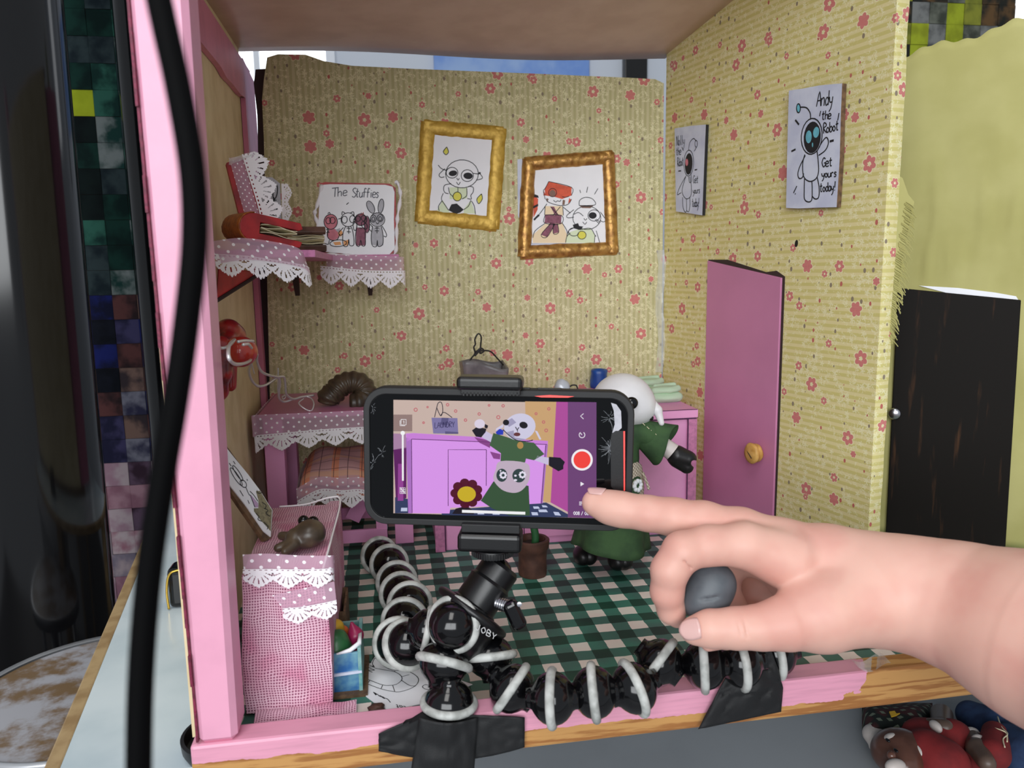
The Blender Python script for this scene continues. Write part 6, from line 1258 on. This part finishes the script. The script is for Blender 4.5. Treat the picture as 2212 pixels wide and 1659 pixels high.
# ------------------------------------------------------------------ black cloth tape on the sill
def tapeobj(label, grids):
    t_ = thing('tape_strip', label, 'tape', grids[0][0](.5, 1))
    for i, (fn, nu, nv2) in enumerate(grids):
        b = B(); b.grid(fn, nu, nv2); b.build('tape_piece', 'tape', t_, smooth=True, solid=.06, sharp=50)
    return t_
def strap(u, v):
    tp = [(906, 1550), (1032, 1546)]; bt = [(884, 1690), (1022, 1690)]
    x = (tp[0][0] + (tp[1][0] - tp[0][0]) * u) * (1 - v) + (bt[0][0] + (bt[1][0] - bt[0][0]) * u) * v
    y = 1550 + 12 * sin(u * pi) * (1 - v) + 140 * v
    return ay(x, y, 38.9 - .6 * sin(u * pi) * (1 - .4 * v) + .16 * noise.noise(Vector((u * 5, v * 4, 1))) + .1 * noise.noise(Vector((u * 14, v * 3, 4))))
tapeobj('black cloth tape strapping the front tripod foot over the sill', [(strap, 24, 24)])
def cross(u, v):
    x = 818 + 315 * u; ytop = (1585 - 45 * min(1, u * 3.2) if u < .32 else 1540 + 14 * (u - .32)); ybot = 1622 + 26 * sin(u * 2.6) - 22 * u * u
    y = ytop + (ybot - ytop) * v; yl_ = 1604 - (x - 521) * .12
    if y < yl_ - 2: p = az(x, y, 1.08); p.z += .12 * abs(sin(u * 14)); return p
    return ay(x, y, 39.1 - .22 * abs(noise.noise(Vector((u * 9, v * 3, 7)))) - .1 * abs(sin(u * 9)) * (1 - v))
tapeobj('black cloth tape stuck crosswise along the front of the sill', [(cross, 48, 18)])
def tapeb(u, v):
    L_ = [(1606, 1398), (1580, 1440), (1548, 1500), (1508, 1575)]; R_ = [(1664, 1398), (1682, 1450), (1691, 1485), (1687, 1537)]
    k = v * 3; i = min(2, int(k)); f = k - i
    l = (L_[i][0] + (L_[i + 1][0] - L_[i][0]) * f, L_[i][1] + (L_[i + 1][1] - L_[i][1]) * f); r = (R_[i][0] + (R_[i + 1][0] - R_[i][0]) * f, R_[i][1] + (R_[i + 1][1] - R_[i][1]) * f)
    x, y = l[0] + (r[0] - l[0]) * u, l[1] + (r[1] - l[1]) * u
    Y = 39.6 - 1.1 * sin(v * pi * .75) * (.4 + .6 * sin(u * pi)) if v < .7 else 39.2 - .35 * (1 - v) / .3 * sin(u * pi) - .15
    Y = min(Y, 39.1) - .5 * abs(noise.noise(Vector((u * 3 + v * 2.5, v * 2.5 - u, 3)))) - .12 * abs(noise.noise(Vector((u * 9, v * 9, 3))))
    return ay(x, y, Y - .1)
tapeobj('black cloth tape folded over the right tripod foot and the sill', [(tapeb, 30, 40)])
b = B(); b.grid(lambda u, v: az(1835 + 70 * u + 20 * v, 1420 + 10 * sin(u * 5) + 22 * v, 1.25 + .3 * sin(u * 6 + v * 2)), 12, 6); lone(b, 'clear_tape', 'clear_tape', 'crinkled clear tape at the bare wooden end of the sill', 'tape', smooth=True)

# ------------------------------------------------------------------ hand reaching in from the right
HD = lambda x, y, d: W(x, y, d)
def hc(a, b_, k=None):                               # (px, py, radius px, depth)
    return cap(HD(a[0], a[1], a[3]), HD(b_[0], b_[1], b_[3]), a[2] * a[3] / F_PX, b_[2] * b_[3] / F_PX, k)
def chain(pts, k=None): return [hc(a, b_, k) for a, b_ in zip(pts, pts[1:])]
KM = .55
idx_ = chain([(1286, 1086, 29, 44.0), (1318, 1096, 33, 43.7), (1350, 1102, 34, 43.4), (1400, 1109, 35, 43.0), (1455, 1117, 38, 42.6), (1520, 1126, 40, 42.4), (1600, 1148, 48, 42.2), (1690, 1182, 60, 42.2)], KM)
mid_ = chain([(1700, 1210, 66, 41.0), (1610, 1178, 48, 40.6), (1530, 1178, 42, 40.4), (1474, 1192, 42, 40.2), (1447, 1232, 39, 40.2), (1441, 1278, 34, 40.5), (1450, 1318, 28, 40.9), (1462, 1336, 20, 41.2)], .35)
rng = chain([(1720, 1240, 60, 44.0), (1640, 1200, 44, 45.5), (1580, 1210, 38, 46.5), (1560, 1262, 34, 46.5), (1580, 1310, 30, 45.8), (1600, 1330, 26, 45)], .35)
pnk = chain([(1760, 1280, 60, 45.5), (1690, 1250, 38, 47.5), (1630, 1270, 33, 48.2), (1620, 1320, 29, 47.6), (1640, 1350, 25, 45), (1570, 1380, 20, 42.3), (1530, 1391, 16, 41.3)], .35)
thb = chain([(1500, 1362, 30, 39.4), (1535, 1358, 37, 39.3), (1590, 1357, 41, 39.2), (1645, 1355, 45, 39.2), (1700, 1345, 56, 39.3), (1770, 1322, 84, 39.8), (1860, 1290, 105, 40.5)], .5)
plm = chain([(1690, 1195, 70, 42.0), (1790, 1228, 88, 41.8), (1900, 1268, 108, 41.2)], .9) + chain([(1720, 1230, 74, 43.5), (1800, 1262, 92, 43), (1900, 1280, 100, 42)], .9)
arm = chain([(1900, 1272, 112, 41.0), (2000, 1288, 116, 40.2), (2100, 1318, 134, 39.0), (2240, 1375, 176, 36.5), (2520, 1500, 240, 32), (2760, 1600, 270, 29)], 1.0)
crz = []
for (x, y, d) in ((1578, 1322, 38.1), (1592, 1324, 38.1), (1606, 1326, 38.1)):
    crz.append(groove(HD(x, y + 4, d + .25), HD(x + 10, y + 52, d - .02), .05, .12))
for (x, y) in ((1440, 1083), (1452, 1082)): crz.append(groove(HD(x, y, 41.9), HD(x + 4, y + 16, 41.55), .05, .1))
crz.append(groove(HD(1682, 1284, 40.6), HD(1712, 1296, 39.6), .12, .3))
crz.append(groove(HD(1493, 1228, 39.4), HD(1478, 1212, 39.2), .05, .12))
ps = thing('person', 'bare hand and forearm tapping the phone with the index finger while pinching clay', 'person', HD(2700, 1580, 29.5))
soft_obj('hand', plm + arm + idx_ + mid_ + rng + pnk + thb + crz, 'skin', ps, .085, .5, sm=2)
def nail(c_, a, n_, L_, Wd):
    a = (a - n_ * a.dot(n_)).normalized(); s_ = n_.cross(a)
    b = B(); b.grid(lambda u, v: c_ + a * (v - .5) * L_ * (1 - .38 * (2 * u - 1) ** 2 * (1 if v > .5 else .5)) + s_ * (u - .5) * Wd * (1 - .22 * v ** 3 - .12 * (1 - v) ** 3) + n_ * (.16 * (1 - (2 * u - 1) ** 2) - .05 * v * v), 8, 8); return b.build('fingernail', 'nail', ps, smooth=True, solid=.03)
tn = (CAM - HD(1500, 1362, 39.4)).normalized()
nail(HD(1500, 1362, 39.4) + (tn - rt * .35 + up * .1).normalized() * .66, -rt * 1 - up * .12, (tn - rt * .35 + up * .1).normalized(), 1.15, 1.12)
ti = (up * 1.0 + tn * .35).normalized(); nail(HD(1290, 1086, 44.0) + ti * .73, HD(1270, 1080, 44.2) - HD(1330, 1098, 43.6), ti, 1.05, .95)
gc = thing('modelling_clay', 'dark grey lump of modelling clay pinched between finger and thumb', 'clay', HD(1530, 1330, 40.6))
Kc = 41 / F_PX
soft_obj('lump', [ell(HD(1538, 1262, 41.0), (52 * Kc, 48 * Kc, 50 * Kc), Rt), ell(HD(1520, 1300, 40.8), (46 * Kc, 40 * Kc, 42 * Kc), Rt), groove(HD(1490, 1262, 39.75), HD(1590, 1240, 39.85), .05, .1), groove(HD(1480, 1302, 39.9), HD(1560, 1288, 39.75), .05, .1)], 'grey_clay', gc, .09, .7)

# ------------------------------------------------------------------ black cable hanging close to the lens
b = B(); cpts = [(318, -120, 13.2), (352, 40, 13.0), (385, 190, 12.9), (415, 370, 12.8), (420, 520, 12.8), (405, 680, 12.9), (380, 860, 13.0), (350, 1040, 13.1), (322, 1240, 13.2), (305, 1450, 13.3), (300, 1650, 13.4), (300, 1900, 13.6)]
b.tube(cr([W(*p) for p in cpts], 8), .22, 16); lone(b, 'hanging_cable', 'cable_black', 'blurred black cable hanging in front of the pink post', 'cable', smooth=True)
# small dark things beside the post
cs = thing('glasses_case', 'black case with gold trim standing behind the pink post', 'case', az(375, 1325, -1.4))
p = az(372, 1318, -1.4); b = B(); b.box(p + Vector((1.2, 1.2, 1.7)), (3.0, 2.2, 3.4)); b.build('body', 'black_gloss', cs, bevel=.5, seg=4)
b = B(); b.tube(cr([p + Vector((-.25, .05, .1)), p + Vector((-.3, .05, 1.6)), p + Vector((-.05, .05, 2.9)), p + Vector((.6, .05, 3.3)), p + Vector((2.2, .05, 3.35))], 6), .1, 6); b.build('gold_trim', 'gold_trim', cs, smooth=True)
p = az(430, 1668, -1.4); dsh = thing('dark_dish', 'dark round dish edge peeking out at the post foot', 'dish', p)
b = B(); b.lathe([(.1, 0), (2.1, .0), (2.35, .5), (2.4, 1.1), (2.2, 1.15), (2.1, .5), (.1, .3)], p + Vector((1.1, 1.9, 0)), n=40); b.build('bowl', 'black_clay', dsh, smooth=True, sharp=40)

# ------------------------------------------------------------------ clay dolls lying on the grey bench
zb = Z(1780, 1460, .1953); ZG = -12.0
def g_(x, y, h): return az(*zb(x, y), ZG + h)
d_ = thing('clay_doll', 'brown-faced clay doll in a red shirt lying on the grey bench', 'doll', g_(900, 900, 0))
soft_obj('head', [ell(g_(850, 850, 1.6), (2.1, 2.0, 1.6)), ell(g_(870, 990, 1.6), (1.3, 1.2, 1.2))], 'face_brown', d_, .1, .5)
soft_obj('ear', [ell(g_(550, 640, 1.2), (.85, .8, .7)), cap(g_(545, 690, 1.1), g_(540, 780, .7), .6, .3)], 'face_pale', d_, .09, .3)
soft_obj('face_patch', [ell(g_(760, 715, 2.6), (.75, .5, .55))], 'face_pale', d_, .08, .3); soft_obj('face_patch', [ell(g_(1010, 830, 2.3), (.35, .9, .6))], 'face_pale', d_, .08, .3); soft_obj('face_patch', [ell(g_(790, 1000, 2.7), (.75, .5, .5))], 'face_pale', d_, .08, .3)
for x, y in ((705, 712), (795, 825)):
    b = B(); b.ball(g_(x, y, 3.15), (.13, .24, .1), nu=10, nv=6); b.build('eye', 'black_gloss', d_, smooth=True)
b = B(); b.ball(g_(745, 880, 3.1), .3); b.build('nose', 'face_brown', d_, smooth=True)
soft_obj('shirt', [cap(g_(1080, 700, 1.4), g_(1420, 720, 1.4), 1.5, 1.6), cap(g_(1150, 900, 1.5), g_(1300, 980, 1.5), 1.9, 1.9), cap(g_(1050, 640, 1.3), g_(1000, 640, 1.2), .9, .7)], 'dress_red', d_, .12, .8)
soft_obj('arm', [cap(g_(1300, 430, 1.2), g_(1300, 560, 2.2), .85, .75), cap(g_(1180, 560, 2.4), g_(1340, 570, 2.6), .6, .6)], 'arm_brown', d_, .09, .3); soft_obj('hand_patch', [ell(g_(1235, 560, 3.0), (.33, .6, .4))], 'face_pale', d_, .08, .2)
soft_obj('trousers', [cap(g_(1450, 900, 1.2), g_(1430, 1040, 1.2), .7, .8), cap(g_(1490, 770, 1.1), g_(1460, 860, 1.1), .55, .6)], 'denim', d_, .1, .5)
d_ = thing('clay_doll', 'second clay doll in denim with a red sleeve at the frame corner', 'doll', g_(1900, 800, 0))
soft_obj('denim_coat', [cap(g_(1620, 430, 1.0), g_(1900, 560, 1.2), 1.1, 1.4), cap(g_(1640, 500, .9), g_(1700, 570, .9), .7, .7), cap(g_(1950, 560, 1.3), g_(2250, 640, 1.4), 1.3, 1.6), cap(g_(2050, 760, 1.3), g_(2250, 900, 1.4), 1.5, 1.8)], 'denim', d_, .12, .6)
soft_obj('red_sleeve', [cap(g_(1890, 640, 2.2), g_(1880, 860, 2.2), .9, 1.1), cap(g_(1650, 960, 1.3), g_(1720, 1020, 1.3), .9, 1.0)], 'dress_red', d_, .1, .5)
soft_obj('arm', [cap(g_(1640, 680, 2.0), g_(1700, 820, 2.2), .6, .7), cap(g_(1700, 820, 2.2), g_(1800, 960, 2.4), .75, .6)], 'arm_brown', d_, .09, .3)
soft_obj('hand', [ell(g_(1625, 650, 2.1), (.7, .55, .55)), ell(g_(1700, 700, 2.6), (.5, .35, .35))], 'face_pale', d_, .08, .2)
b = B(); b.tube(cr([g_(1920, 450, 2.6), g_(1960, 560, 3.0), g_(2030, 640, 3.1), g_(1980, 700, 3.2), g_(2000, 790, 3.2)], 5), .05, 5); b.tube(cr([g_(1880, 575, 3.1), g_(1960, 600, 3.2), g_(2020, 640, 3.1), g_(2025, 730, 3.1)], 5), .05, 5); b.build('loose_thread', 'thread', d_, smooth=True)
d_ = thing('plaid_cushion', 'dark maroon and green plaid cushion tucked under the table edge', 'cushion', g_(800, 500, 0))
def pc_(u, v):
    x = 420 + 780 * u; y = 300 + 330 * v; e = (1 - (2 * u - 1) ** 4) * (1 - (2 * v - 1) ** 4)
    return g_(x, y, .1 + 2.0 * max(0, e) ** .5 + .15 * sin(u * 11))
b = B(); b.grid(pc_, 22, 14); b.grid(lambda u, v: g_(420 + 780 * (1 - u), 300 + 330 * v, .06), 22, 14); b.build('body', 'plaid_dark', d_, smooth=True)
b = B(); b.prism([g_(x, y, 2.4) for x, y in ((720, 405), (780, 395), (800, 425), (840, 420), (800, 445), (745, 460))], (0, 0, .08)); b.build('yellow_tag', 'yellow_clay', d_)
